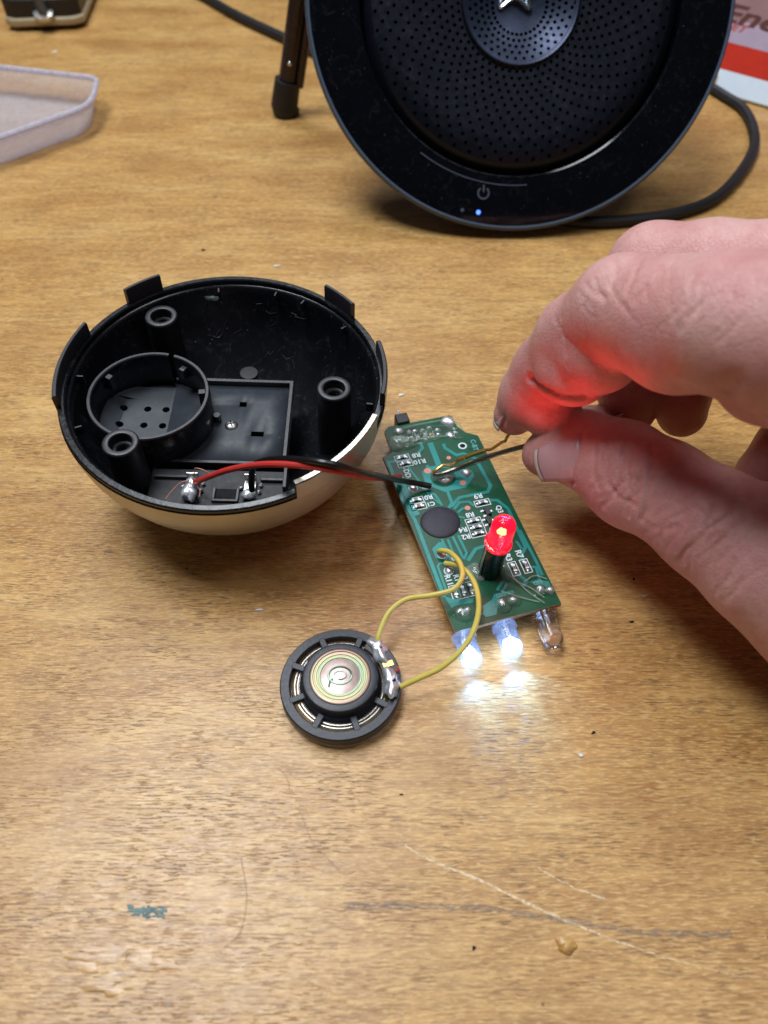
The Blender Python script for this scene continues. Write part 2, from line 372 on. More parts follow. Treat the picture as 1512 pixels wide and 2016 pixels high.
HAND = {'fingers': [{'chain': [(38.5, 127.2, 19.3, 4.9), (41.9, 126.5, 21.9, 6.6), (47.3, 124.1, 24.4, 8.8), (53.9, 116.2, 27.1, 10.3), (60.2, 107.0, 30.0, 10.4),
                        (67.6, 97.2, 31.1, 11.3), (76.9, 87.3, 29.7, 12.5), (88.8, 79.1, 25.7, 14)],
              'name': 'thumb',
              'pads': [(50.2, 131.2, 21.2, 8.0), (56.4, 112.2, 25.2, 10.0)]},
             {'chain': [(31.9, 135.7, 24.7, 5.1), (35.2, 136.0, 31.3, 7.3), (37.9, 135.0, 39.5, 8.0), (41.6, 130.4, 52.4, 9.0), (46.8, 123.3, 64.7, 10.2),
                        (52.3, 112.4, 70.1, 11.2), (57.4, 105.0, 75.7, 11.4), (63.4, 99.8, 78.0, 12), (72.8, 96.0, 77.5, 13)],
              'name': 'index',
              'pads': [(38.7, 133.4, 30.6, 7.8), (41.0, 127.1, 47.3, 8.6), (44.0, 123.4, 54.5, 8.8), (52.5, 109.1, 70.0, 10.5), (63.9, 98.6, 69.3, 7.5)],
              'pk': 1.2},
             {'chain': [(60.5, 138.2, 24.2, 6.6), (58.6, 139.6, 32.9, 7.8), (57.5, 141.0, 41.7, 8.5), (57.2, 142.6, 53.2, 9.1), (57.4, 142.4, 60.8, 9.3),
                        (66.4, 134.9, 64.9, 10.2), (75.7, 128.5, 67.5, 11), (89.1, 113.8, 68.6, 13)],
              'name': 'middle',
              'pads': []},
             {'chain': [(72.8, 136.1, 25.0, 6.0), (71.2, 137.7, 31.4, 6.6), (70.6, 140.7, 38.9, 7.6), (72.0, 144.9, 47.3, 8.6), (76.6, 146.0, 53.4, 9.0),
                        (89.2, 141.3, 54.7, 10), (104.8, 122.8, 60.4, 12)],
              'name': 'ring',
              'pads': []},
             {'chain': [(88.9, 117.5, 23.0, 7.2), (94.5, 122.6, 27.1, 7.4), (101.6, 127.0, 35.7, 7.6), (107.9, 124.6, 44.0, 8.5), (115.2, 121.9, 52.1, 10)],
              'name': 'pinky',
              'pads': []}],
 'hi': (188, 176, 102),
 'lo': (18, 40, -2),
 'palm': [[(72.8, 96.0, 77.5, 13), (89.1, 113.8, 68.6, 14), (104.8, 122.8, 60.4, 13), (115.2, 121.9, 52.1, 11)], [(88.8, 79.1, 25.7, 14), (102.1, 75.9, 28.3, 17)],
          [(86.9, 98.5, 74.3, 15), (102.5, 88.2, 61.0, 20), (115.1, 78.3, 59.6, 22)], [(115.2, 121.9, 52.1, 12), (121.6, 100.4, 47.7, 20), (124.3, 84.6, 51.8, 22)],
          [(93.5, 101.8, 46.3, 12), (96.5, 87.7, 47.9, 18), (102.0, 84.6, 51.8, 20)], [(112, 82, 52, 22), (140, 74, 50, 21), (182, 64, 52, 23)]]}
CREASES = [(0.8, 1.3,
  [(32.3, 128.3, 42.7), (33.4, 126.7, 42.8), (33.9, 123.0, 44.8), (35.1, 121.1, 45.4), (36.6, 120.0, 45.3), (38.0, 119.2, 45.7), (39.5, 118.8, 45.7),
   (42.1, 118.6, 46.3)]),
 (0.6, 0.22, [(38.4, 117.1, 61.2), (39.4, 116.1, 60.7), (40.5, 115.5, 59.9), (41.9, 114.1, 60.0)]),
 (0.5, 0.2, [(37.8, 122.8, 70.9), (38.7, 119.4, 71.4), (40.0, 116.9, 72.5)]),
 (0.5, 0.2, [(42.9, 126.5, 74.4), (42.3, 122.9, 75.0), (42.0, 120.2, 75.0), (40.8, 117.8, 73.9)]),
 (0.6, 0.22, [(47.3, 124.7, 76.1), (45.5, 120.2, 77.4), (44.2, 117.2, 77.8), (43.3, 115.2, 77.5), (42.6, 113.7, 77.0), (42.1, 112.5, 76.3)]),
 (0.6, 0.2,
  [(48.5, 113.2, 81.9), (47.4, 112.2, 81.5), (46.5, 111.5, 81.0), (45.7, 110.9, 80.3), (44.9, 110.5, 79.5), (44.1, 110.2, 78.7), (43.3, 110.1, 77.7),
   (42.6, 110.1, 76.7)]),
 (0.5, 0.55,
  [(56.1, 112.0, 39.5), (55.5, 109.6, 39.9), (55.0, 107.5, 39.9), (54.7, 105.8, 39.6), (54.4, 104.2, 39.1), (54.1, 102.9, 38.4), (53.9, 101.7, 37.6), (53.7, 100.4, 36.4),
   (53.5, 99.2, 35.0), (53.4, 98.3, 33.3), (53.4, 97.7, 31.2)]),
 (0.5, 0.45,
  [(52.1, 112.1, 38.1), (51.7, 110.3, 37.7), (51.2, 108.7, 37.2), (50.9, 107.2, 36.6), (50.8, 105.5, 36.1), (50.8, 104.0, 35.3), (50.9, 102.6, 34.4), (51.0, 101.5, 33.1),
   (51.1, 100.7, 31.5), (51.4, 100.1, 29.5)]),
 (0.45, 0.3, [(46.2, 114.6, 34.8), (45.8, 112.7, 33.7), (45.6, 111.1, 32.3), (46.0, 109.3, 31.1), (46.5, 107.7, 29.7)]),
 (0.45, 0.28, [(48.3, 112.7, 36.1), (48.0, 111.3, 35.3), (47.7, 110.1, 34.3), (47.4, 109.0, 33.2), (48.0, 107.2, 32.5), (48.6, 105.4, 31.7), (49.3, 103.8, 30.9)]),
 (0.42, 0.34, [(49.1, 105.5, 33.0), (49.9, 105.6, 34.7), (50.7, 105.9, 36.1), (52.3, 103.8, 37.2), (51.9, 102.7, 36.1), (51.6, 101.7, 34.7)]),
 (0.42, 0.34, [(47.8, 107.1, 31.9), (48.7, 105.4, 31.8), (49.5, 103.7, 31.7), (50.8, 101.7, 32.7), (52.1, 100.0, 33.3)]),
 (0.45, 0.18,
  [(58.0, 109.7, 40.6), (57.2, 107.1, 40.7), (56.7, 105.1, 40.4), (56.3, 103.2, 39.8), (55.9, 101.9, 39.2), (55.5, 100.7, 38.4), (55.2, 99.6, 37.4), (54.9, 98.6, 36.4)]),
 (0.5, 0.2, [(53.8, 97.2, 31.1), (55.0, 95.5, 32.2), (56.0, 93.8, 33.3), (57.0, 93.0, 35.2), (58.2, 92.3, 36.7)]),
 (1.4, 0.8, [(54.9, 92.1, 71.9), (54.7, 91.2, 74.2), (54.5, 90.8, 75.9)]),
 (0.45, 0.15, [(54.3, 102.3, 38.3), (55.2, 100.8, 38.2), (56.1, 99.3, 38.1), (56.9, 97.8, 38.1), (58.1, 96.4, 38.8), (59.2, 95.0, 39.5)]),
 (0.45, 0.15,
  [(60.0, 95.5, 40.3), (60.6, 94.1, 40.4), (61.4, 92.9, 40.4), (62.2, 91.7, 40.4), (63.0, 90.7, 40.2), (64.1, 90.0, 40.4), (65.3, 89.4, 40.5), (66.5, 88.8, 40.6)]),
 (0.42, 0.1345072859986943,
  [(57.0, 101.7, 39.7), (56.0, 100.6, 38.7), (55.0, 99.8, 37.4), (54.4, 99.0, 36.0), (53.9, 98.3, 34.3), (53.2, 98.2, 32.2), (52.7, 98.5, 29.6)]),
 (0.42, 0.15871088218643437, [(64.1, 86.9, 37.7), (63.7, 86.3, 36.6), (63.3, 85.5, 35.0), (63.2, 84.9, 33.8)]),
 (0.42, 0.2544344879188579, [(46.3, 116.3, 35.1), (45.7, 113.7, 34.0), (45.3, 111.8, 32.4), (45.6, 109.6, 30.4)]),
 (0.42, 0.15355478635673778, [(64.0, 92.1, 41.4), (63.0, 91.2, 40.5), (62.0, 90.5, 39.4), (61.2, 90.2, 38.6)]),
 (0.42, 0.13887866870712812,
  [(70.3, 85.2, 41.4), (69.5, 84.4, 40.5), (68.6, 83.7, 39.6), (67.5, 83.1, 38.3), (66.4, 82.7, 36.8), (65.9, 82.0, 35.3), (65.5, 81.5, 33.5)]),
 (0.42, 0.18732089875942737, [(52.8, 113.2, 38.3), (52.5, 111.5, 38.2), (52.2, 109.7, 38.0), (51.6, 108.1, 37.6)]),
 (0.42, 0.1541189389724036,
  [(52.0, 116.2, 38.1), (51.3, 113.8, 37.8), (50.6, 111.8, 37.3), (50.3, 109.6, 36.6), (50.1, 107.6, 35.8), (49.5, 106.2, 34.3), (49.0, 105.1, 32.4)]),
 (0.42, 0.19739592532200723, [(49.9, 105.7, 34.7), (49.2, 105.2, 32.8), (48.3, 105.2, 30.1), (47.6, 105.8, 26.2)]),
 (0.42, 0.26115036068262604, [(57.6, 92.7, 36.2), (56.4, 93.4, 34.1), (56.0, 93.3, 31.8), (55.7, 95.1, 27.5)]),
 (0.42, 0.23525653240344313, [(61.0, 94.3, 40.7), (59.7, 94.1, 39.6), (58.7, 93.7, 38.4), (57.4, 94.1, 36.9)]),
 (0.42, 0.14820060405965074, [(49.0, 119.6, 36.4), (48.2, 115.4, 36.5), (47.5, 114.0, 35.8), (46.8, 112.8, 34.9), (46.8, 110.3, 33.4)]),
 (0.42, 0.26563399238285074, [(53.6, 102.1, 37.5), (52.6, 101.7, 36.2), (51.8, 101.6, 35.0), (50.8, 101.7, 32.9)]),
 (0.42, 0.23793410150664962, [(59.7, 88.8, 34.5), (59.4, 88.5, 32.7), (59.2, 88.6, 31.1), (59.7, 88.2, 29.2)]),
 (0.42, 0.18117336437604, [(62.6, 89.9, 39.3), (61.7, 89.3, 38.2), (60.9, 88.9, 36.8), (60.2, 88.5, 35.1), (59.6, 88.3, 32.9), (59.2, 88.6, 30.4), (59.3, 89.8, 26.4)]),
 (0.42, 0.13340515556180135, [(58.5, 94.5, 38.5), (57.8, 94.1, 37.5), (57.4, 93.3, 36.2), (56.9, 92.8, 34.5)]),
 (0.42, 0.22850191666097414, [(68.9, 94.5, 42.9), (67.0, 92.5, 42.4), (65.6, 90.9, 41.4), (64.5, 90.2, 40.7), (63.5, 89.7, 39.7)]),
 (0.42, 0.2608430268933646,
  [(53.4, 117.3, 38.1), (52.2, 114.8, 38.2), (51.3, 112.8, 37.8), (50.5, 111.1, 37.1), (49.8, 109.6, 36.2), (49.5, 107.9, 35.2), (49.2, 106.4, 34.0)]),
 (0.42, 0.16402605167118534, [(54.5, 101.4, 37.9), (53.3, 101.0, 36.5), (52.2, 100.9, 34.8), (50.6, 101.6, 31.7)]),
 (0.42, 0.233380948640192, [(51.3, 111.3, 37.6), (50.4, 109.0, 36.6), (49.5, 108.4, 35.4), (48.6, 108.0, 34.1), (48.3, 106.3, 31.9)]),
 (0.42, 0.1914369226801636, [(62.7, 97.3, 42.1), (61.2, 96.7, 41.3), (59.8, 96.2, 40.4), (58.7, 96.2, 39.4), (57.6, 96.2, 38.3), (56.4, 96.2, 36.7), (55.4, 96.3, 34.8)]),
 (0.42, 0.163576789830427, [(59.4, 95.8, 40.0), (59.0, 94.4, 39.1), (58.6, 93.0, 38.0), (58.3, 91.9, 36.5), (58.1, 90.9, 34.9), (58.3, 89.9, 33.3), (58.6, 89.2, 31.5)]),
 (0.42, 0.19256578468904106, [(52.3, 103.7, 37.2), (51.5, 102.1, 34.9), (50.5, 101.8, 31.6), (50.5, 101.5, 28.8)]),
 (0.42, 0.22265860906151586, [(58.4, 91.7, 36.5), (57.8, 91.2, 34.5), (57.3, 91.1, 31.7), (57.7, 91.7, 27.0)]),
 (0.42, 0.1905441908145596, [(65.5, 96.8, 42.9), (64.8, 94.8, 42.6), (64.2, 93.1, 41.9), (63.8, 91.3, 40.9), (63.5, 89.7, 39.8), (63.1, 88.6, 38.6), (62.8, 87.6, 37.2)]),
 (0.42, 0.2026439868218508, [(58.4, 94.2, 38.4), (56.8, 94.3, 36.0), (56.0, 94.5, 34.3), (55.3, 95.0, 32.3), (54.3, 96.9, 28.0)]),
 (0.42, 0.20364523591305614,
  [(60.7, 90.4, 38.2), (60.4, 89.6, 37.1), (60.2, 88.9, 35.8), (60.3, 88.0, 34.3), (60.6, 87.3, 32.7), (60.9, 86.8, 30.5), (61.6, 86.7, 27.6)]),
 (0.42, 0.20574458851132466, [(67.0, 85.8, 39.4), (65.6, 85.3, 37.8), (65.0, 84.7, 36.6), (63.9, 84.6, 34.8)]),
 (0.42, 0.18620385398958084, [(55.8, 98.6, 37.4), (55.8, 97.3, 36.5), (55.5, 96.5, 35.3), (55.2, 95.9, 33.8)]),
 (0.42, 0.26804330856826636, [(67.4, 80.3, 35.6), (67.1, 79.4, 33.9), (66.5, 79.5, 31.9), (66.2, 79.6, 28.8)]),
 (0.42, 0.20167504861775154, [(46.7, 108.8, 31.9), (46.1, 108.8, 30.6), (45.7, 108.8, 29.2), (45.3, 109.0, 27.2)]),
 (0.42, 0.2562013072287337, [(54.0, 112.9, 38.7), (52.4, 110.3, 38.2), (51.5, 109.2, 37.5), (50.7, 108.3, 36.7), (49.8, 106.6, 35.1)]),
 (0.42, 0.14142915593263017, [(57.8, 92.7, 36.4), (57.2, 92.3, 34.6), (57.3, 91.4, 33.0), (57.4, 90.9, 30.1)]),
 (0.42, 0.22918130202005815, [(50.4, 105.4, 35.5), (49.3, 105.4, 33.4), (48.1, 105.7, 30.5), (46.9, 106.7, 27.5)]),
 (0.42, 0.202371891623856, [(66.0, 81.5, 34.8), (65.5, 81.3, 33.3), (64.9, 81.4, 31.2), (64.9, 81.5, 28.4)]),
 (0.42, 0.17229236291752384, [(62.1, 98.2, 41.9), (61.0, 97.9, 41.3), (59.1, 97.0, 40.0), (58.2, 96.4, 39.0)]),
 (0.42, 0.146412266605856, [(56.1, 100.8, 38.9), (55.7, 99.4, 37.8), (54.7, 98.1, 35.6), (54.1, 97.5, 33.4)]),
 (0.42, 0.16132227930964918,
  [(63.2, 107.6, 40.9), (61.9, 105.1, 41.3), (60.8, 103.0, 41.2), (59.9, 101.0, 40.9), (59.1, 99.2, 40.3), (58.5, 97.5, 39.6), (58.0, 95.9, 38.6)]),
 (0.42, 0.131288264748255, [(67.2, 84.4, 38.8), (66.9, 83.3, 37.9), (66.6, 82.4, 36.8), (66.3, 81.6, 35.4), (66.0, 80.8, 33.8), (65.8, 80.3, 31.9), (65.8, 80.0, 29.6)]),
 (0.42, 0.20529274830440758, [(53.1, 103.8, 38.0), (52.1, 103.3, 36.7), (51.8, 103.0, 36.1), (51.2, 102.6, 34.8)]),
 (0.42, 0.15127137499810409, [(51.8, 100.9, 34.1), (51.3, 100.7, 32.3), (51.0, 100.7, 30.2), (51.8, 101.0, 25.5)]),
 (0.42, 0.2156058534007421, [(56.5, 108.5, 40.4), (56.0, 105.9, 40.2), (55.4, 103.8, 39.5), (54.8, 102.3, 38.6)]),
 (0.42, 0.21565312184380836,
  [(71.3, 94.3, 42.8), (69.5, 93.1, 42.6), (67.8, 91.9, 42.3), (66.1, 91.1, 41.6), (64.6, 90.4, 40.8), (63.4, 90.0, 39.9), (62.2, 89.7, 38.9)]),
 (0.42, 0.18239288932417805, [(55.8, 107.0, 40.3), (54.3, 104.9, 39.2), (53.6, 103.9, 38.4), (52.9, 103.1, 37.5), (52.3, 102.2, 36.2), (51.8, 101.4, 34.8)]),
 (0.42, 0.26996335245390946, [(66.2, 83.7, 37.3), (66.0, 82.6, 36.0), (65.7, 81.7, 34.4), (65.5, 81.2, 33.1)]),
 (0.42, 0.19085825817558555,
  [(63.9, 94.0, 42.1), (63.2, 92.3, 41.2), (62.6, 90.8, 40.0), (62.1, 89.6, 38.8), (61.6, 88.7, 37.3), (61.4, 87.6, 35.7), (61.4, 86.8, 33.8)]),
 (0.42, 0.2628319386346366, [(61.7, 92.9, 40.6), (60.9, 91.6, 39.4), (60.5, 90.7, 38.3), (59.4, 90.3, 36.7)]),
 (0.42, 0.26651552223679753, [(65.1, 87.5, 39.1), (63.8, 87.0, 37.5), (62.7, 86.8, 36.1), (61.5, 86.6, 33.3)]),
 (0.42, 0.22097686765371577, [(71.1, 87.8, 42.3), (69.9, 87.4, 41.6), (69.0, 87.1, 41.1), (68.4, 86.2, 40.5)]),
 (0.42, 0.18789765327849484, [(54.4, 102.8, 38.6), (52.9, 102.7, 37.2), (52.5, 101.6, 36.0), (51.6, 101.4, 34.4)]),
 (0.42, 0.26002851048011016, [(49.6, 106.1, 34.5), (48.8, 105.3, 31.9), (48.6, 104.6, 29.7), (48.1, 105.2, 25.9)]),
 (0.42, 0.23599954576986887, [(51.8, 120.5, 37.0), (49.7, 116.8, 37.3), (48.7, 115.4, 36.8), (47.7, 114.2, 36.0), (46.4, 112.6, 34.3)]),
 (0.42, 0.19007883254314809, [(64.0, 92.9, 41.7), (62.5, 92.0, 40.7), (61.9, 91.1, 39.8), (61.3, 90.4, 38.8)]),
 (0.42, 0.15119366733888678, [(67.8, 89.1, 41.2), (66.1, 88.5, 40.3), (65.0, 87.6, 39.1), (64.0, 86.9, 37.7)]),
 (0.42, 0.21079400217041872, [(56.9, 96.4, 37.5), (56.7, 95.3, 36.4), (56.5, 94.3, 35.3), (56.0, 93.7, 32.6), (56.1, 93.2, 30.8), (56.4, 93.1, 28.4)]),
 (0.42, 0.14302047025853326,
  [(71.3, 80.3, 39.8), (70.1, 80.4, 38.8), (68.9, 80.4, 37.7), (68.0, 80.1, 36.4), (67.3, 79.9, 34.9), (66.3, 80.2, 33.1), (65.4, 80.7, 31.0)]),
 (0.42, 0.2059743747768184, [(63.7, 88.4, 38.9), (62.6, 88.0, 37.6), (61.4, 87.6, 35.6), (60.7, 87.6, 34.1)]),
 (0.42, 0.20381698413139904,
  [(63.5, 90.2, 40.1), (62.6, 89.4, 39.0), (61.8, 88.7, 37.6), (61.1, 88.2, 36.1), (60.5, 87.8, 34.3), (60.1, 87.7, 32.2), (59.8, 87.9, 29.6)]),
 (0.42, 0.2751616440845573, [(61.3, 89.3, 37.7), (60.9, 88.5, 36.2), (59.6, 88.5, 33.6), (59.3, 88.4, 30.5)]),
 (0.42, 0.14952641410746595, [(48.0, 115.5, 36.3), (46.8, 114.2, 35.2), (46.6, 112.4, 34.5), (45.8, 112.0, 33.3)]),
 (0.42, 0.19671858054803637,
  [(52.7, 114.9, 38.3), (51.9, 113.1, 38.0), (51.1, 111.5, 37.5), (50.6, 110.0, 37.0), (50.2, 108.6, 36.2), (49.6, 107.4, 35.1), (49.0, 106.5, 33.7)]),
 (0.42, 0.2044137928422786, [(50.6, 105.0, 35.5), (49.7, 104.9, 33.8), (48.9, 104.9, 31.8), (48.2, 105.1, 29.0), (47.6, 105.8, 25.6), (47.8, 107.2, 21.7)]),
 (0.42, 0.1451056239270354,
  [(60.7, 103.9, 41.2), (59.7, 101.8, 40.8), (58.7, 100.0, 40.2), (57.9, 98.5, 39.3), (57.3, 97.0, 38.2), (56.6, 96.2, 36.9), (56.0, 95.4, 35.3)]),
 (0.42, 0.2553892530787291,
  [(56.0, 109.4, 40.1), (54.7, 107.9, 39.7), (53.6, 106.7, 39.0), (52.6, 105.5, 38.1), (51.8, 104.4, 36.9), (51.0, 103.7, 35.4), (50.4, 103.1, 33.7)]),
 (0.42, 0.18671528004773907, [(69.1, 91.2, 42.2), (68.3, 89.3, 41.5), (67.5, 88.0, 40.6), (66.5, 86.8, 39.5)]),
 (0.42, 0.14139489481885842,
  [(56.3, 102.9, 88.6), (55.2, 102.1, 88.2), (54.2, 101.4, 87.6), (53.4, 100.8, 87.0), (52.7, 100.3, 86.4), (51.9, 99.9, 85.6), (51.1, 99.6, 84.8)]),
 (0.42, 0.11612257400364809, [(50.1, 105.9, 85.4), (48.7, 104.8, 84.2), (48.0, 104.8, 83.3), (47.3, 104.9, 82.4), (46.6, 104.9, 81.4), (45.9, 105.1, 80.2)]),
 (0.42, 0.13314201936955883, [(44.3, 111.1, 79.0), (44.2, 110.0, 78.8), (44.2, 109.1, 78.5), (44.2, 108.1, 78.3)]),
 (0.42, 0.10038360628827155, [(47.8, 111.7, 81.9), (47.3, 109.5, 82.0), (46.9, 108.0, 81.8), (46.5, 106.6, 81.4)]),
 (0.42, 0.1912677066814773, [(47.4, 103.9, 82.5), (46.8, 103.5, 81.4), (46.5, 102.8, 80.6), (46.3, 102.1, 79.8)]),
 (0.42, 0.1768638114404354, [(40.7, 118.5, 73.8), (40.9, 115.1, 74.2), (41.2, 111.9, 74.7), (42.1, 108.9, 75.2)]),
 (0.42, 0.10741761980896201, [(46.9, 105.5, 81.9), (46.4, 105.0, 81.2), (46.3, 104.3, 80.8), (46.1, 103.7, 80.2)]),
 (0.42, 0.19393795000715489, [(49.4, 100.1, 83.3), (48.6, 99.4, 82.0), (47.8, 99.2, 80.4), (47.3, 99.1, 78.8)]),
 (0.42, 0.10491651003248506, [(47.4, 112.8, 81.3), (46.6, 111.7, 80.9), (45.9, 110.5, 80.6), (45.3, 109.8, 79.9)]),
 (0.42, 0.1886708993464688, [(53.1, 99.2, 86.4), (52.7, 97.9, 85.6), (52.0, 97.2, 84.4), (51.5, 96.4, 83.2)]),
 (0.42, 0.16383580426282962,
  [(37.3, 119.3, 68.4), (37.3, 118.3, 67.3), (37.4, 117.6, 66.0), (37.9, 116.7, 65.1), (38.4, 116.0, 64.0), (38.9, 116.1, 61.7), (39.6, 116.6, 59.1)]),
 (0.42, 0.11900240173082438, [(49.1, 107.1, 84.4), (48.6, 104.7, 84.0), (48.0, 103.0, 83.1), (47.5, 101.8, 82.0)]),
 (0.42, 0.17338380161498185,
  [(46.9, 113.7, 80.8), (46.1, 112.4, 80.5), (45.4, 111.4, 80.0), (44.5, 110.8, 79.2), (43.8, 110.4, 78.3), (43.2, 109.9, 77.5), (42.6, 109.4, 76.5)]),
 (0.42, 0.18947123596566423,
  [(49.6, 106.1, 85.0), (49.1, 104.7, 84.5), (48.6, 103.6, 84.0), (48.4, 102.4, 83.4), (48.3, 101.3, 82.8), (48.0, 100.5, 82.0), (47.8, 99.8, 81.1)]),
 (0.42, 0.14528979603972725, [(36.8, 123.0, 69.2), (37.7, 119.5, 69.6), (38.6, 117.0, 69.7)]),
 (0.42, 0.18531406752822716, [(38.9, 122.6, 72.3), (39.2, 119.8, 72.2), (39.5, 118.0, 72.1), (39.9, 116.2, 72.1)]),
 (0.42, 0.11683236584141711, [(41.4, 111.7, 75.0), (41.6, 110.2, 74.9), (42.0, 108.5, 74.8), (42.8, 106.6, 74.8)]),
 (0.42, 0.14482597474571274, [(37.2, 119.7, 68.6), (37.5, 118.7, 68.5), (37.9, 117.5, 68.2), (38.7, 116.0, 68.7)]),
 (0.42, 0.18676893120088636, [(53.6, 94.8, 84.6), (53.1, 94.5, 83.5), (52.3, 94.3, 82.0), (51.4, 94.5, 80.3)]),
 (0.42, 0.10483677884074134, [(57.4, 98.9, 89.2), (56.5, 98.5, 88.6), (55.6, 98.1, 88.0), (54.5, 97.3, 86.9), (53.5, 96.6, 85.7)]),
 (0.42, 0.1309767441332982, [(47.7, 101.6, 82.1), (46.9, 101.5, 80.7), (45.9, 102.2, 78.6), (45.2, 102.5, 76.7)]),
 (0.42, 0.14811277902215217, [(47.4, 103.3, 82.4), (46.8, 102.2, 80.9), (46.2, 101.6, 79.1), (45.9, 101.2, 77.2)]),
 (0.42, 0.11049959016546763, [(48.1, 126.4, 75.4), (45.0, 119.5, 77.5), (43.6, 115.5, 77.8), (42.3, 113.9, 76.6)]),
 (0.42, 0.16240893589842542, [(52.1, 95.7, 83.3), (51.9, 95.4, 82.6), (51.3, 95.5, 81.7), (51.2, 95.1, 81.1)]),
 (0.42, 0.13844766028419492, [(49.7, 103.3, 85.0), (49.5, 101.7, 84.3), (49.1, 100.5, 83.3), (48.8, 99.4, 82.2)]),
 (0.42, 0.186016783989007, [(50.3, 100.6, 84.6), (49.7, 100.3, 83.8), (49.1, 99.9, 83.0), (48.4, 99.9, 82.0), (47.7, 99.9, 80.9), (46.9, 99.7, 78.9)]),
 (0.42, 0.177076843525788, [(34.4, 127.3, 59.9), (34.7, 126.0, 60.0), (34.9, 124.8, 60.0), (35.4, 123.0, 60.0)]),
 (0.42, 0.11803186355006236, [(36.0, 125.7, 66.1), (35.8, 122.9, 65.6), (35.9, 121.5, 64.1), (36.2, 120.6, 62.3)]),
 (0.42, 0.19848049182295413, [(35.4, 122.9, 59.2), (36.2, 121.0, 59.5), (37.0, 119.5, 59.5), (37.9, 118.2, 59.4), (38.9, 117.2, 59.1), (40.6, 115.9, 58.3)]),
 (0.42, 0.19957347250634555,
  [(35.2, 125.2, 61.9), (35.3, 123.5, 60.9), (35.6, 122.5, 59.6), (35.9, 121.4, 58.4), (36.2, 120.2, 57.4), (36.5, 119.1, 56.1), (36.8, 118.3, 54.5)])]
PATH = {'black': [(-30.76, 115.47, 20.0), (-30.41, 115.57, 23.5), (-29.03, 114.86, 29.0), (-25.54, 113.05, 33.0), (-19.31, 109.23, 37.5), (-12.01, 105.42, 40.6),
           (-5.98, 107.43, 36.0), (-0.12, 116.93, 23.0), (4.95, 125.62, 11.5), (8.52, 127.28, 8.6), (11.94, 127.45, 7.4)],
 'cableL': [(-124.33, 515.59, 2.5), (-99.57, 486.0, 2.5), (-76.54, 456.66, 2.5), (-51.57, 429.74, 2.5), (-28.58, 404.97, 2.5)],
 'cableR': [(53.21, 262.07, 3.0), (73.54, 259.31, 2.2), (92.55, 261.02, 2.2), (108.51, 265.17, 2.2), (124.11, 274.08, 2.2), (138.58, 291.02, 2.2), (151.87, 313.46, 2.2),
            (157.62, 333.42, 2.2), (158.4, 351.04, 2.2), (153.56, 363.64, 2.2), (147.03, 378.45, 2.2)],
 'hair1': [(-22.0, 57.5, 0.4), (-20.9, 56.8, 0.5), (-19.6, 54.8, 0.6), (-19.2, 53.1, 0.4)],
 'hair2': [(-17.2, 49.5, 0.4), (-16.0, 47.2, 0.7), (-14.2, 43.2, 0.6), (-11.7, 40.7, 0.5), (-8.5, 37.8, 0.3)],
 'hair3': [(-27.5, 39.8, 0.3), (-26.1, 35.3, 0.5), (-25.6, 31.3, 0.6), (-26.3, 27.2, 0.5), (-28.8, 24.8, 0.3)],
 'pin': [(12.72, 131.07, 7.6), (14.9, 130.89, 8.2), (19.42, 131.74, 9.6), (23.69, 131.47, 12.5), (26.83, 131.47, 14.4), (33.42, 130.4, 18.6), (42.09, 129.1, 23.0),
         (51.48, 130.57, 26.0), (58.13, 133.01, 29.0), (61.6, 135.95, 31.0), (63.8, 137.19, 35.0), (64.58, 139.1, 38.0)],
 'red': [(-44.2, 117.38, 20.5), (-41.9, 116.16, 23.0), (-34.56, 113.8, 29.0), (-25.67, 110.5, 34.5), (-16.45, 106.92, 38.0), (-11.08, 105.26, 38.6),
         (-6.09, 108.79, 33.0), (-1.3, 117.49, 22.0), (2.41, 126.37, 12.0), (4.05, 130.2, 8.0)],
 'strand1': [(-44.4, 116.95, 21.0), (-43.66, 117.46, 24.0), (-43.07, 116.93, 26.0), (-41.15, 116.46, 26.0), (-39.41, 115.96, 25.0)],
 'strand2': [(-45.73, 118.01, 20.5), (-47.47, 116.95, 21.0), (-48.94, 113.03, 22.0), (-49.28, 110.25, 23.0)],
 'strand3': [(-43.61, 116.6, 20.5), (-42.62, 114.75, 20.5), (-42.61, 113.06, 20.5)],
 'wavy': [(12.56, 131.24, 8.2), (13.59, 131.75, 9.0), (15.03, 132.61, 9.6), (15.8, 132.61, 9.8), (17.94, 133.14, 9.6), (18.72, 133.66, 10.0), (19.34, 133.82, 10.6)],
 'wavy2': [(25.32, 133.3, 14.4), (25.91, 133.19, 14.8), (26.97, 132.8, 15.4), (28.48, 132.96, 16.8), (29.41, 133.08, 17.6), (30.22, 133.03, 18.2), (30.41, 132.9, 19.6),
           (31.29, 133.45, 21.0)],
 'wavyflat': [(19.21, 133.73, 10.6), (20.83, 133.79, 11.6), (25.44, 133.29, 14.5)],
 'y1': [(13.16, 107.33, 6.6), (13.54, 106.78, 8.0), (15.53, 105.11, 9.5), (17.38, 100.83, 11.5), (17.67, 96.72, 12.0), (15.63, 93.97, 11.0), (10.74, 92.99, 10.0),
        (5.06, 92.86, 8.5), (1.03, 89.87, 7.5), (-1.13, 84.98, 6.3), (-1.24, 83.59, 5.6)],
 'y2': [(14.4, 103.59, 7.3), (17.6, 101.42, 9.2), (20.24, 97.63, 9.6), (21.16, 91.92, 10.0), (20.2, 85.76, 10.5), (17.38, 80.45, 9.5), (12.36, 76.28, 8.0),
        (7.48, 74.42, 6.5), (3.47, 73.05, 5.2)]}

NAILS = [((39.4, 120.0, 27.6), (-.60, .52, -.60), (.12, -.91, -.39), 13.0, 12.4, 8.0, 34, .45, 'nail'),
         ((28.6, 137.5, 28.0), (-.30, -.05, -.95), (-.25, -.93, .1), 12, 10.0, 6.5, 22, .3, 'nail')]

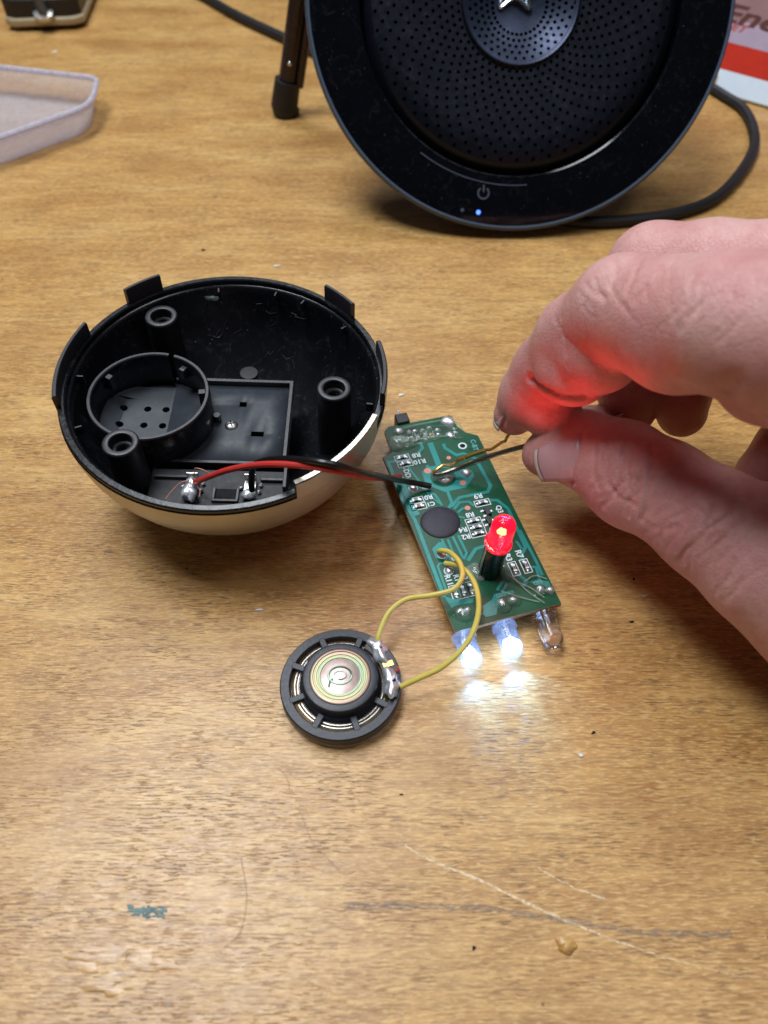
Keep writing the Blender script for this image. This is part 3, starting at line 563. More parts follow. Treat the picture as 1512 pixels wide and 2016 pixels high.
def seg_field(G, shape, org, h, pieces, k):
    """smooth union of tapered capsules (a, b, ra, rb), each evaluated only near itself"""
    D = np.full(shape, 1e3, np.float32)
    X, Y, Z = G
    for a, b, ra, rb in pieces:
        a = np.array(a, np.float32); b = np.array(b, np.float32)
        pad = max(ra, rb) + 9
        lo = np.minimum(a, b) - pad; hi = np.maximum(a, b) + pad
        i0 = np.clip(((lo - org) / h).astype(int), 0, np.array(shape)); i1 = np.clip(((hi - org) / h).astype(int) + 1, 0, np.array(shape))
        if (i1 <= i0).any(): continue
        s = tuple(slice(p, q) for p, q in zip(i0, i1))
        px = X[s[0]][:, None, None] - a[0]; py = Y[s[1]][None, :, None] - a[1]; pz = Z[s[2]][None, None, :] - a[2]
        ba = b - a; L = max(float(ba @ ba), 1e-6)
        t = np.clip((px * ba[0] + py * ba[1] + pz * ba[2]) / L, 0, 1)
        d = np.sqrt((px - t * ba[0]) ** 2 + (py - t * ba[1]) ** 2 + (pz - t * ba[2]) ** 2) - (ra + t * (rb - ra))
        D[s] = smin(D[s], d.astype(np.float32), k)
    return D

def smin(a, b, k):
    q = np.maximum(k - np.abs(a - b), 0) / k
    return np.minimum(a, b) - q * q * k * 0.25

def hand_field(HAND, h):
    org = np.array(HAND['lo'], np.float32); hi = np.array(HAND['hi'], np.float32)
    shape = tuple(((hi - org) / h).astype(int) + 1)
    G = [org[i] + h * np.arange(shape[i], dtype=np.float32) for i in range(3)]
    chain = lambda c: [(c[i][:3], c[i + 1][:3], c[i][3], c[i + 1][3]) for i in range(len(c) - 1)]
    palm = seg_field(G, shape, org, h, [p for c in HAND['palm'] for p in chain(c)], 12.0)
    D = None
    for f in HAND['fingers']:
        F = seg_field(G, shape, org, h, chain(f['chain']), 3.0)
        for s in f['pads']:
            F = smin(F, seg_field(G, shape, org, h, [(s[:3], s[:3], s[3], s[3])], 1.0), f.get('pk', 3.0))
        F = smin(F, palm, 7.0)
        D = F if D is None else smin(D, F, 0.7)
    return D, org

def surface_nets(D, org, h):
    """dual mesh of the zero level of D: one vertex per cell the surface crosses, one quad per crossed edge"""
    S = D < 0
    n = np.array(D.shape) - 1
    cs = np.zeros(n, np.int16)
    for i in (0, 1):
        for j in (0, 1):
            for k in (0, 1):
                cs += S[i:n[0] + i, j:n[1] + j, k:n[2] + k]
    cells = np.argwhere((cs > 0) & (cs < 8))
    idx = np.full(n, -1, np.int32); idx[tuple(cells.T)] = np.arange(len(cells))
    acc = np.zeros((len(cells), 3)); cnt = np.zeros(len(cells))
    corner = [(i, j, k) for i in (0, 1) for j in (0, 1) for k in (0, 1)]
    for a in range(8):
        for b in range(a + 1, 8):
            ca, cb = np.array(corner[a]), np.array(corner[b])
            if abs(ca - cb).sum() != 1: continue
            va = D[tuple((cells + ca).T)]; vb = D[tuple((cells + cb).T)]
            m = (va < 0) != (vb < 0)
            t = np.where(m, va / np.where(m, va - vb, 1), 0)
            acc += np.where(m[:, None], ca + t[:, None] * (cb - ca), 0); cnt += m
    V = (cells + acc / cnt[:, None]) * h + org
    quads = []
    for ax in range(3):
        u, w = (ax + 1) % 3, (ax + 2) % 3
        sl0 = [slice(None)] * 3; sl1 = [slice(None)] * 3
        sl0[ax] = slice(0, -1); sl1[ax] = slice(1, None)
        A, B = S[tuple(sl0)], S[tuple(sl1)]
        e = np.argwhere(A != B)
        e = e[(e[:, u] > 0) & (e[:, w] > 0) & (e[:, u] < n[u]) & (e[:, w] < n[w])]
        flip = A[tuple(e.T)]
        du = np.zeros(3, int); du[u] = 1; dw = np.zeros(3, int); dw[w] = 1
        q = np.stack([idx[tuple(x.T)] for x in (e - du - dw, e - dw, e, e - du)], 1)
        q[~flip] = q[~flip][:, ::-1]
        quads.append(q)
    Q = np.concatenate(quads); Q = Q[(Q >= 0).all(1)]
    return V, Q

# ------------------------------------------------------------------ tabletop
mb = MB(); mb.box((0, 330, -15), (1300, 1060, 30))
top = obj('tabletop', mb, 'wood', kind='structure', bevel=2)
def mark(name, pts, w, mat, z=.03):
    m = MB(); m.strip(pts, w, z - .02, z); return obj(name, m, mat, top)
def wob(pts, n, amp, seed):
    rn = random.Random(seed); P = spline([(x, y, 0) for x, y in pts], n); return [(p.x + rn.uniform(-amp, amp), p.y + rn.uniform(-amp, amp)) for p in P]
rn = random.Random(4)
p = wob([(3, 43), (8.2, 39.9), (18, 36), (30.8, 30.2), (46, 24.5), (63, 20.1)], 12, .12, 1)
mark('scratch', p, [.1 + .42 * math.sin(math.pi * min(1, .08 + i / len(p))) * rn.uniform(.6, 1.2) for i in range(len(p))], 'scratch')
p = wob([(29.4, 38.1), (35, 35), (41.1, 32.8)], 8, .1, 2); mark('scratch', p, [.3 * rn.uniform(.5, 1.2) for _ in p], 'scratch')
p = wob([(-7.2, 31.5), (6, 31.6), (19.2, 31), (34, 29), (48, 27.2), (63.1, 26.9)], 8, .12, 3)
mark('scuff_mark', p, [1.2 * rn.uniform(.6, 1.1) + .2 for _ in p], 'scuff', .045)
mb = MB()
for i in range(26):
    u = rn.gauss(0, 1); mb.blob((-44.2 + u * 1.6, 30.7 + u * -.1 + rn.gauss(0, .45), 0), (rn.uniform(.3, .9), rn.uniform(.2, .4), .08), i, .3, 10, 6, flat=-.02)
obj('paint_smear', mb, 'paint_blue', top)
mb = MB(); mb.blob((32.8, 25.2, 0), (2.0, 1.4, 1.0), 5, .16, 20, 10, flat=-.05); obj('varnish_drip', mb, 'wood_gloss', top)
mb = MB()
for i in range(9):
    x, y = rn.gauss(0, 4.0), rn.gauss(0, 2.0); mb.blob((-47 + x, 20.5 + y, 0), (rn.uniform(2.0, 4.2), rn.uniform(.8, 1.7), rn.uniform(.05, .10)), 40 + i, .3, 20, 8, flat=-.02)
obj('glue_residue', mb, 'wood_gloss', top)
for i, (x, y, s_) in enumerate([(16.2, 24.7, .45), (70, 26.5, .5), (44.5, 65, .5), (58, 92, .5), (3.5, 52, .35), (-64.7, 244.7, .9), (61, 104, .4)]):
    mb = MB(); mb.blob((x, y, 0), (s_, s_ * .7, .06), i, .3, 10, 6, flat=-.02); obj('dark_speck', mb, 'void', top)

# ------------------------------------------------------------------ speakerphone
D3 = [list(r) for r in (Matrix.Rotation(.03, 3, 'Y') @ Matrix.Rotation(.95, 3, 'X'))]
ph = thing('speakerphone', 'large round black speakerphone with perforated grille standing tilted on the table', 'speakerphone', RT(D3, (45.86, 293.09, 62.51)))
mb = MB(); mb.lathe([(0, -26), (40, -26), (58, -20), (67, -9), (71, -4.2), (71.8, -3)], 96); obj('back_shell', mb, 'rubber', ph)
mb = MB(); mb.lathe([(71.6, -3.2), (72.2, -2.2), (72.3, -1.2), (72.0, -.3), (71.4, .2), (70.8, .1), (70.6, -.5)], 128); obj('rim', mb, 'rim', ph)
mb = MB(); mb.lathe([(70.8, -.5), (70.6, -.15), (68, .25), (60, .4), (54.6, .3), (54.0, -.2), (53.8, -4)], 128); gl = obj('glass_ring', mb, 'glass_black', ph)
prof = [(0, -4.4), (5, -4.0), (9, -3.1), (12, -2.2), (15, -1.1), (18, .1), (19.3, .5)]
prof2 = [(19.6, -.8), (22, -.6), (28, -.15), (36, .5), (43, 1.0), (47, .9), (50, 0), (52, -1.6), (53.6, -4)]
def ip(pr, r):
    for (a, za), (b, zb) in zip(pr[:-1], pr[1:]):
        if r <= b: return za + (zb - za) * (r - a) / (b - a)
    return pr[-1][1]
zd = lambda x, y: ip(prof, math.hypot(x, y)); zg = lambda x, y: ip(prof2, max(19.6, math.hypot(x, y)))
def ring_cells(r0, r1, n, ph0):
    out = []
    for i in range(n):
        a0 = ph0 + 2 * math.pi * i / n; a1 = ph0 + 2 * math.pi * (i + 1) / n; am = (a0 + a1) / 2; rm = (r0 + r1) / 2
        pt = lambda r, a: (r * math.cos(a), r * math.sin(a)); out.append((pt(rm, am), (pt(r0, a0), pt(r1, a0), pt(r1, a1), pt(r0, a1))))
    return out
mb = MB(); mb.lathe([(r, zd(r, 0)) for r in (0, 2.5, 5, 8.2)], 48)
edges = [8.2, 10.2, 12.2, 14.2, 16.2, 18.2]
for k in range(5): holed(mb, ring_cells(edges[k], edges[k + 1], 37, k * .5 * 2 * math.pi / 37), .62, 1.2, zd)
mb.lathe([(18.2, zd(18.2, 0)), (18.8, zd(18.8, 0)), (19.2, .55), (19.5, .4), (19.7, -.8)], 96)
dm = obj('dome', mb, 'dome', ph, smooth=30)
mb = MB(); N = 54; e = [20.0 + 2.15 * k for k in range(15)]
mb.lathe([(19.6, -.5), (20.0, zg(20, 0))], 108)
for k in range(14): holed(mb, ring_cells(e[k], e[k + 1], N, k * .41 * 2 * math.pi / N), .62, 1.4, zg)
mb.lathe([(r, zg(r, 0)) for r in (50.1, 51, 52, 53, 53.6)], 108)
gr = obj('grille', mb, 'grille', ph, smooth=30)
mb = MB(); mb.lathe([(0, -6.4), (12, -4.4), (19, -2.6), (36, -1.6), (50, -3.2), (53.7, -5)], 64); obj('inner_baffle', mb, 'void', ph)
# emblem: rounded star outline on the dome (only its two lower points are in the picture)
star = []
for i in range(10):
    a = R(-90 + 36 + 36 * i); r = 8.6 if i % 2 == 0 else 3.9; star.append((r * math.cos(a) - 1.6, r * math.sin(a) + 5.6, -3.2))
sp = spline(star + star[:2], 5)[:51]
mb = MB(); mb.tube([tuple(p) for p in sp], .8, 8, False); obj('emblem', mb, 'silver', dm)
mb = MB(); n_ = 20
a_ = [(R(125) + R(290) * i / 24) for i in range(25)]
mb.strip([(-9.2 + 1.9 * math.cos(a), -60 + 1.9 * math.sin(a)) for a in a_], .5, .40, .47)
mb.strip([(-9.2, -59.6), (-9.2, -57.3)], .5, .40, .475); obj('power_icon', mb, 'icon', gl)
mb = MB(); mb.lathe([(.75, .35), (.75, .5), (.5, .6), (0, .62)], 14, TL(-10.63 / K, -66.42 / K, 0)); obj('indicator_light', mb, 'blue_light', gl)
mb = MB(); mb.lathe([(.6, .35), (.6, .42), (0, .43)], 14, TL(-16.4 / K, -65.8 / K, 0)); obj('sensor_dot', mb, 'icon', gl)
arc = [(57.2 * math.cos(a), 57.2 * math.sin(a)) for a in [R(236) + R(40) * i / 20 for i in range(21)]]
mb = MB(); mb.strip(arc, .3, .38, .46); obj('highlight_arc', mb, 'icon', gl)  # thin highlight on the glass, drawn in as a grey strip

# kickstand-like leg of a small stand beside it
st = thing('stand_leg', 'dark metal stand leg with black rubber foot beside the round speakerphone', 'stand', TL(-43.7, 350, 0))
a, b = Vector((0, 0, 4)), Vector((21, 3, 92)); d = (b - a)
mb = MB(); mb.tube([a + d * .09, b], 3.9, 16); lg = obj('leg_tube', mb, 'dark_metal', st)
mb = MB(); mb.tube([a + d * .09 + Vector((5.2, -1, 0)), b + Vector((5.2, -1, 0))], 2.0, 12); obj('side_rod', mb, 'dark_metal', st)
mb = MB(); mb.tube([Vector((.4, 0, 0)), Vector((.6, 0, 1.2)), a + d * .0, a + d * .115], [5.2, 5.9, 5.9, 5.6], 20); obj('rubber_foot', mb, 'rubber', st)
mb = MB(); mb.blob(tuple(a + d * .20 + Vector((0, -3.9, .4))), (.9, .5, .9), 3, .02); obj('highlight_dot', mb, 'silver', lg)  # dot highlight on the tube, put in as a silver bead

def wire(name, pts, r, mat, label, cat, n=8, seg=10, group=None, parent=None):
    m = MB(); m.tube(spline(pts, n), r, seg); o = obj(name, m, mat, parent)
    return tag(o, label, cat, group) if not parent else o
wire('cable', PATH['cableR'], 2.1, 'rubber', 'black cable curving over the wood from speakerphone to printed packet', 'cable')
wire('cable', PATH['cableL'], 2.3, 'rubber', 'straight black cable running behind the metal stand leg', 'cable')

# ------------------------------------------------------------------ printed packet
pk = thing('printed_packet', 'white packet with red stripe and brown lettering leaning behind the speakerphone', 'packet',
           TL(151, 371, 1) @ Matrix.Rotation(R(-38), 4, 'Z') @ Matrix.Rotation(R(50), 4, 'X'))
def rrect(w, h, r, n=5):
    out = []
    for cx, cy, a0 in ((w - r, r, -90), (w - r, h - r, 0), (r, h - r, 90), (r, r, 180)):
        out += [(cx + r * math.cos(R(a0 + 90 * i / n)), cy + r * math.sin(R(a0 + 90 * i / n))) for i in range(n + 1)]
    return out
mb = MB(); mb.prism([(4, 0), (110, 0), (110, 90), (-22, 90), (-22, 44), (-14, 30), (-1, 6), (-.5, 3.4), (.8, 1.2)], -3, 0); cardo = obj('card', mb, 'card_white', pk, bevel=.5)
mb = MB(); mb.prism([(-2.6, 9.6), (109.8, 9.6), (109.8, 20.5), (-8.6, 20.5)], .0, .08); obj('red_stripe', mb, 'card_red', cardo)
mb = MB(); mb.prism([(-8.6, 20.6), (109.8, 20.6), (109.8, 29.9), (-13.6, 29.9)], .0, .08); obj('mauve_band', mb, 'card_grey', cardo)
mb = MB(); mb.prism([(-13.6, 30), (109.8, 30), (109.8, 89.5), (-21.8, 89.5), (-21.8, 44)], .0, .08); obj('pink_panel', mb, 'card_pink', cardo)
text('lettering', 'Ene', 10.4, 'ink_brown', cardo, TL(-13.8, 31.6, .12) @ Matrix.Scale(1.75, 4, (1, 0, 0)), .04, .25, .3, 'LEFT')
text('lettering', 'ET', 4.2, 'ink_red', cardo, TL(-6.5, 26.8, .12) @ Matrix.Scale(1.6, 4, (1, 0, 0)), .04, .3, .15, 'LEFT')

# ------------------------------------------------------------------ clear tray, black plastic piece
tr = thing('clear_tray', 'translucent frosted plastic tray lying on the wood', 'tray', TL(-150, 335, 0))
outl = [(-75, 38), (-24, 36.5), (20.5, 25.3), (23, 24), (24.6, 21.5), (26.4, 8), (26.3, 2), (25, -3), (22, -7.5), (17, -12), (-1.6, -30), (-75, -74)]
def inset(P, k):
    c = (-30, -2); return [(c[0] + (x - c[0]) * k, c[1] + (y - c[1]) * k) for x, y in P]
mb = MB(); i0 = inset(outl, .93); n = len(outl); w0 = [(x, y, 11) for x, y in outl] + [(x, y, .4) for x, y in i0]
mb.add(w0, [(i, (i + 1) % n, n + (i + 1) % n, n + i) for i in range(n)]); wl = obj('side_wall', mb, 'frost', tr, smooth=50)
so = wl.modifiers.new('thick', 'SOLIDIFY'); so.thickness = .9 * K
mb = MB(); mb.prism(i0, .1, .9); obj('floor_panel', mb, 'frost', tr)
mb = MB(); mb.tube([(x, y, 11.2) for x, y in outl], 1.2, 8); obj('rolled_edge', mb, 'frost_edge', tr)

bp = thing('plastic_part', 'black ribbed plastic part with cream shell and a screw in its end', 'plastic part', TL(-176, 462, 0) @ Matrix.Rotation(R(6), 4, 'Z'))
mb = MB(); mb.prism([(-21, -15), (-16, -18.5), (14, -18.5), (19, -15), (20, 40), (-22, 40)], 2.2, 6); obj('shell', mb, 'cream', bp, bevel=1)
mb = MB(); mb.prism([(-20, -14), (-15, -17), (13, -17), (18, -14), (19, 39), (-21, 39)], 6, 14); bt = obj('ribbed_top', mb, 'black', bp, bevel=.4)
for i in range(5):
    mb = MB(); mb.box((-1, -11 + 9 * i, 14.6), (34, 1.6, 1.4)); obj('rib', mb, 'black', bt)
for x in (-8, 8):
    mb = MB(); mb.box((x, 8, 14.5), (1.6, 44, 1.1)); obj('rib', mb, 'black', bt)
scw = MB(); scw.lathe([(0, 0), (5.2, 0), (5.0, 1.8), (2.2, 2.2)] + [(2.0 + (.5 if i % 2 else 0), 2.2 + .6 * i) for i in range(18)] + [(0, 13.5)], 16,
                      Matrix.Translation((0, -17.2, 7.0)) @ Matrix.Rotation(R(20), 4, 'X')); obj('screw', scw, 'steel', bp)
mb = MB(); mb.blob((-1, -14, 1.4), (6, 4, 1.5), 2, .1, flat=0); obj('foot_pad', mb, 'rubber', bp)

# ------------------------------------------------------------------ half-shell housing
B3 = Matrix.Rotation(R(2.42), 3, 'Y') @ Matrix.Rotation(R(3.34), 3, 'X')
hs = thing('shell_housing', 'hemispherical black plastic housing with champagne outside and screw bosses inside', 'housing', RT([list(r) for r in B3], (-37.8, 138.5, 33.6)) @ Matrix.Scale(1.038, 4))
RO, RI = 37.2, 35.0
VS = .87
sph = lambda r, z: (math.sqrt(max(0, r * r - z * z)), z * VS)
mb = MB(); mb.lathe([sph(RO, -z) for z in (1.6, 4, 8, 12, 16, 20, 24, 28, 31, 33.5, 35.3)] + [(10.2, -31.6), (0, -31.6)], 96); outer = obj('outer_shell', mb, 'gold', hs)
mb = MB(); mb.lathe([(36.9, -1.9), (37.0, -.3), (36.7, 0), (35.6, 0), (35.3, -.3), (35.2, -1.5), (34.8, -1.7), (34.6, -2)] + [sph(34.7, -z) for z in (5, 9, 13, 17, 21, 25, 29, 32)] + [(8, -29.0), (0, -29.1)], 96)
inner = obj('inner_shell', mb, 'black_in', hs)
for a0, a1, h, goldy in ((122, 137, 4.2, 0), (38.5, 53.5, 4.2, 0), (158, 196, 3.4, 0), (-10, 17, 3.6, 0), (-60, -20, 3.4, 1)):
    mb = MB(); mb.lathe([(36.0, -1.5), (36.0, h - .3), (36.2, h), (36.8, h), (37.05, h - .3), (37.05, -1.5)], 14, None, R(a0), R(a1))
    k = len(mb.v) // 15; mb.f += [tuple(range(k)), tuple(range(14 * k, 15 * k))]
    t = obj('clip_tab', mb, 'black_edge', hs, smooth=40)
    mb = MB(); mb.lathe([(37.08, -1.6), (37.22, -1.5), (37.22, h - .5), (37.08, h - .4)], 14, None, R(a0), R(a1)); obj('painted_face', mb, 'gold', t)
    if goldy:
        mb = MB(); mb.lathe([(36.05, h + .02), (37.1, h + .06)], 14, None, R(a0), R(a1)); obj('painted_edge', mb, 'gold', t)
sphz = lambda x, y, r: -VS * math.sqrt(max(0, r * r - x * x - y * y))
for bx_, by_ in ((-18.8, 23.1), (24.9, .3), (-20.7, -17.9)):
    mb = MB(); mb.lathe([(4.1, -99), (4.0, -2.3), (3.75, -2), (2.6, -2), (2.45, -2.2), (2.4, -4.4), (1.5, -4.6), (1.3, -5.2), (1.2, -9), (0, -9)], 28, None,
                        zf=lambda x, y, z: z if z > -50 else max(sphz(x + bx_, y + by_, 35.6), -30))
    o = obj('screw_boss', mb, 'black', hs, T=TL(bx_, by_, 0))
    mb = MB(); mb.lathe([(3.72, -1.99), (3.6, -1.94), (2.7, -1.94), (2.6, -1.99)], 28); obj('boss_rim', mb, 'black_edge', o)
    mb = MB(); mb.tube([(1.75 * math.cos(.5 * i), 1.75 * math.sin(.5 * i), -4.4 - .045 * i) for i in range(40)], .25, 6); obj('thread', mb, 'black_edge', o)
# speaker cup
rc = (-18.6, 0.0); a0, a1 = R(79), R(79 + 354)
def cupz(x, y, z): return z if z > -50 else max(-16.2, sphz(x + rc[0], y + rc[1], 35.2))
mb = MB(); mb.lathe([(14.2, -99), (14.1, -6), (13.9, -5.7), (13.3, -5.7), (13.1, -6), (13.05, -99)], 72, None, a0, a1, cupz)
cup = obj('speaker_cup', mb, 'black_in', hs, T=TL(rc[0], rc[1], 0))
mb = MB(); mb.lathe([(14.12, -5.95), (13.9, -5.62), (13.3, -5.62), (13.08, -5.95)], 72, None, a0, a1); obj('cup_rim', mb, 'black_edge', cup)
for a, h in ((150, 4), (8, 4.5), (-95, 3), (60, 3)):
    mb = MB(); mb.box((12.3, 0, -10.5 + h / 2), (1.7, 1.5, h)); obj('cup_rib', mb, 'black_edge', cup, T=Matrix.Rotation(R(a), 4, 'Z'), bevel=.15)
# perforated panel under the cup
mb = MB(); cells = []
xs = [-32.2, -29.8, -24.4, -18.8, -15.4]; ys = [-9.5, -4.4, 1.0, 7.2, 11.5]
def zp(x, y): return -15.3 + max(0, (-27 - x)) * .55
hx = {1: -27.2, 2: -21.4, 3: -16.9}
for i in range(len(xs) - 1):
    for j in range(len(ys) - 1):
        q = ((xs[i], ys[j]), (xs[i + 1], ys[j]), (xs[i + 1], ys[j + 1]), (xs[i], ys[j + 1]))
        if i >= 1 and j in (1, 2): cells.append(((hx[i], (-1.3 if j == 1 else 4.0)), q))
        else: mb.add([(x, y, zp(x, y)) for x, y in q], [(0, 1, 2, 3)])
holed(mb, cells, .95, 1.6, zp); obj('perforated_panel', mb, 'slate', hs, smooth=20)
# battery bay: floor plate with raised lip, slots, screw and peg
pl = [(-15.4, -12.6), (12.7, -11.8), (13.6, 12.0), (-15.2, 13.2)]
mb = MB(); z0 = -15.0
sl = [(1.0, 5.3, 2.8, 7.0), (4.8, -4.2, 7.9, -2.6)]
gx = sorted({-15.4, 13.1} | {v for s_ in sl for v in (s_[0], s_[2])}); gy = sorted({-12.2, 12.5} | {v for s_ in sl for v in (s_[1], s_[3])})
for i in range(len(gx) - 1):
    for j in range(len(gy) - 1):
        cx, cy = (gx[i] + gx[i + 1]) / 2, (gy[j] + gy[j + 1]) / 2
        if any(s_[0] < cx < s_[2] and s_[1] < cy < s_[3] for s_ in sl): continue
        mb.add([(x, y, z0) for x, y in ((gx[i], gy[j]), (gx[i + 1], gy[j]), (gx[i + 1], gy[j + 1]), (gx[i], gy[j + 1]))], [(0, 1, 2, 3)])
bay = obj('bay_plate', mb, 'slate', hs)
so = bay.modifiers.new('thick', 'SOLIDIFY'); so.thickness = .3 * K; so.offset = 0
for c, d in (((-1, 12.9, -15.1), (29, 1.0, 3.6)), ((13.6, .2, -15.1), (1.0, 26.4, 3.6)), ((-1, -12.7, -15.6), (29, .9, 2.6))):
    mb = MB(); mb.box(c, d); obj('bay_lip', mb, 'black_edge', bay, bevel=.15)
mb = MB(); mb.box((-1, .1, -20.2), (28, 25, 7)); obj('bay_block', mb, 'black', bay)
mb = MB(); mb.lathe([(0, .9), (.9, .82), (1.5, .45), (1.75, 0)], 24, TL(-.2 / K, -.9 / K, z0 / K)); sc_ = obj('screw', mb, 'steel', bay)
for rz in (20, 110):
    mb = MB(); mb.box((0, 0, 0), (1.9, .32, .12)); obj('cross_slot', mb, 'void', sc_, T=TL(-.2, -.9, z0 + .86) @ Matrix.Rotation(R(rz), 4, 'Z'))
mb = MB(); mb.lathe([(.95, z0), (.9, z0 + 2), (.8, z0 + 2.15), (0, z0 + 2.15)], 18, TL(-3.7 / K, .6 / K, 0)); obj('peg', mb, 'black_edge', bay)
mb = MB(); mb.lathe([(2.4, -28.8), (2.3, -27.6), (0, -27.5)], 22, TL(1.5 / K, 20.5 / K, 9.5 / K)); obj('moulding_disc', mb, 'matt_black', inner)
for a in (75, 38, -8, 62, 100, 178, 205):
    mb = MB(); mb.box((33.6, 0, -2.8), (1.6, .5, 2.4)); obj('rim_rib', mb, 'black', inner, T=Matrix.Rotation(R(a), 4, 'Z'), bevel=.1)
# dried glue run and scuffs on the far wall
def on_wall(a, z, r=34.62): return (math.sqrt(r * r - (z / VS) ** 2) * math.cos(R(a)), math.sqrt(r * r - (z / VS) ** 2) * math.sin(R(a)), z)
loop = [on_wall(104 + 4.2 * math.cos(t) * (1 - .25 * math.sin(t)), -9.5 + 5.0 * math.sin(t)) for t in [6.2832 * i / 28 for i in range(29)]]
mb = MB(); mb.tube(loop, .16, 6, False); obj('glue_run', mb, 'black_edge', inner)
mb = MB(); mb.blob(on_wall(104, -4.3, 34.4), (1.6, .5, .6), 3, .3, 14, 8); obj('glue_drop', mb, 'glue_milky', inner)
rs = random.Random(8)
for i in range(16):
    a_, z_ = rs.uniform(55, 105), rs.uniform(-19, -6); mb = MB()
    mb.tube([on_wall(a_ + rs.uniform(-1, 1) + k * rs.uniform(.5, 2), z_ + rs.uniform(-.5, .5) - k * rs.uniform(0, .8)) for k in range(4)], .07, 5); obj('scuff', mb, 'slate', inner)
# contact ledge in front
mb = MB(); led = [(-17, -14.4), (14.6, -14.4), (14.6, -24.5), (9, -28.6), (-3, -30), (-12, -27.6), (-17, -24.5)]
mb.prism(led, -19, -15.2); ledge = obj('contact_ledge', mb, 'matt_black', hs, bevel=.3)
for c, d in (((-11.6, -17.3, -14.7), (9, .8, 1.0)), ((11.6, -17.5, -14.7), (6.2, .8, 1.0)), ((14.2, -16, -14.2), (.9, 9, 2))):
    mb = MB(); mb.box(c, d); obj('ledge_rib', mb, 'black_edge', ledge, bevel=.15)
mb = MB(); mb.box((.9, -21.7, -15.1), (4.6, 3.2, .1)); wn = obj('window', mb, 'void', ledge)
for c, d in (((.9, -23.6, -14.9), (6.0, .7, .8)), ((-1.8, -21.7, -14.9), (.7, 3.4, .7)), ((3.6, -21.7, -14.9), (.7, 3.4, .7))):
    mb = MB(); mb.box(c, d); obj('window_frame', mb, 'black_edge', wn, bevel=.12)
for x, big in ((-6.9, 1), (6.3, 0)):
    mb = MB(); mb.box((x, -20.3, -14.4), (2.7, 5.2, .4)); mb.box((x, -17.8, -13.4), (2.7, .4, 2.2)); ct = obj('battery_contact', mb, 'steel', hs, bevel=.1)
    mb = MB()
    if big: mb.blob((x - .1, -22.6, -13.4), (1.6, 2.5, 1.6), 7, .2, 18, 12); mb.blob((x + .2, -20.2, -13), (1.2, 1.7, 1.2), 9, .15)
    else: mb.blob((x, -22.4, -13.8), (1.5, 1.5, 1.1), 8, .12, 18, 12)
    obj('solder_blob', mb, 'solder', ct)
    for k, (dx, dy) in enumerate(((2.2, .5), (-2.1, 1.4), (2.4, 2.4))):
        mb = MB(); mb.blob((x + dx, -21.5 + dy, -14.6), (.5, .45, .5), 20 + k, .3, 8, 6); obj('flux_drop', mb, 'solder', ct)

# ------------------------------------------------------------------ wires from the housing to the board
rw = wire('red_wire', PATH['red'], .72, 'red_wire', 'red insulated wire from the housing contact to the circuit board', 'wire')
for k, pts in enumerate((PATH['strand1'], PATH['strand2'], PATH['strand3'])):
    mb = MB(); mb.tube(spline(pts, 5), .11, 5); obj('frayed_strand', mb, 'copper', rw)
wire('black_wire', PATH['black'], .76, 'black_wire', 'black insulated wire from the housing contact to the circuit board', 'wire')

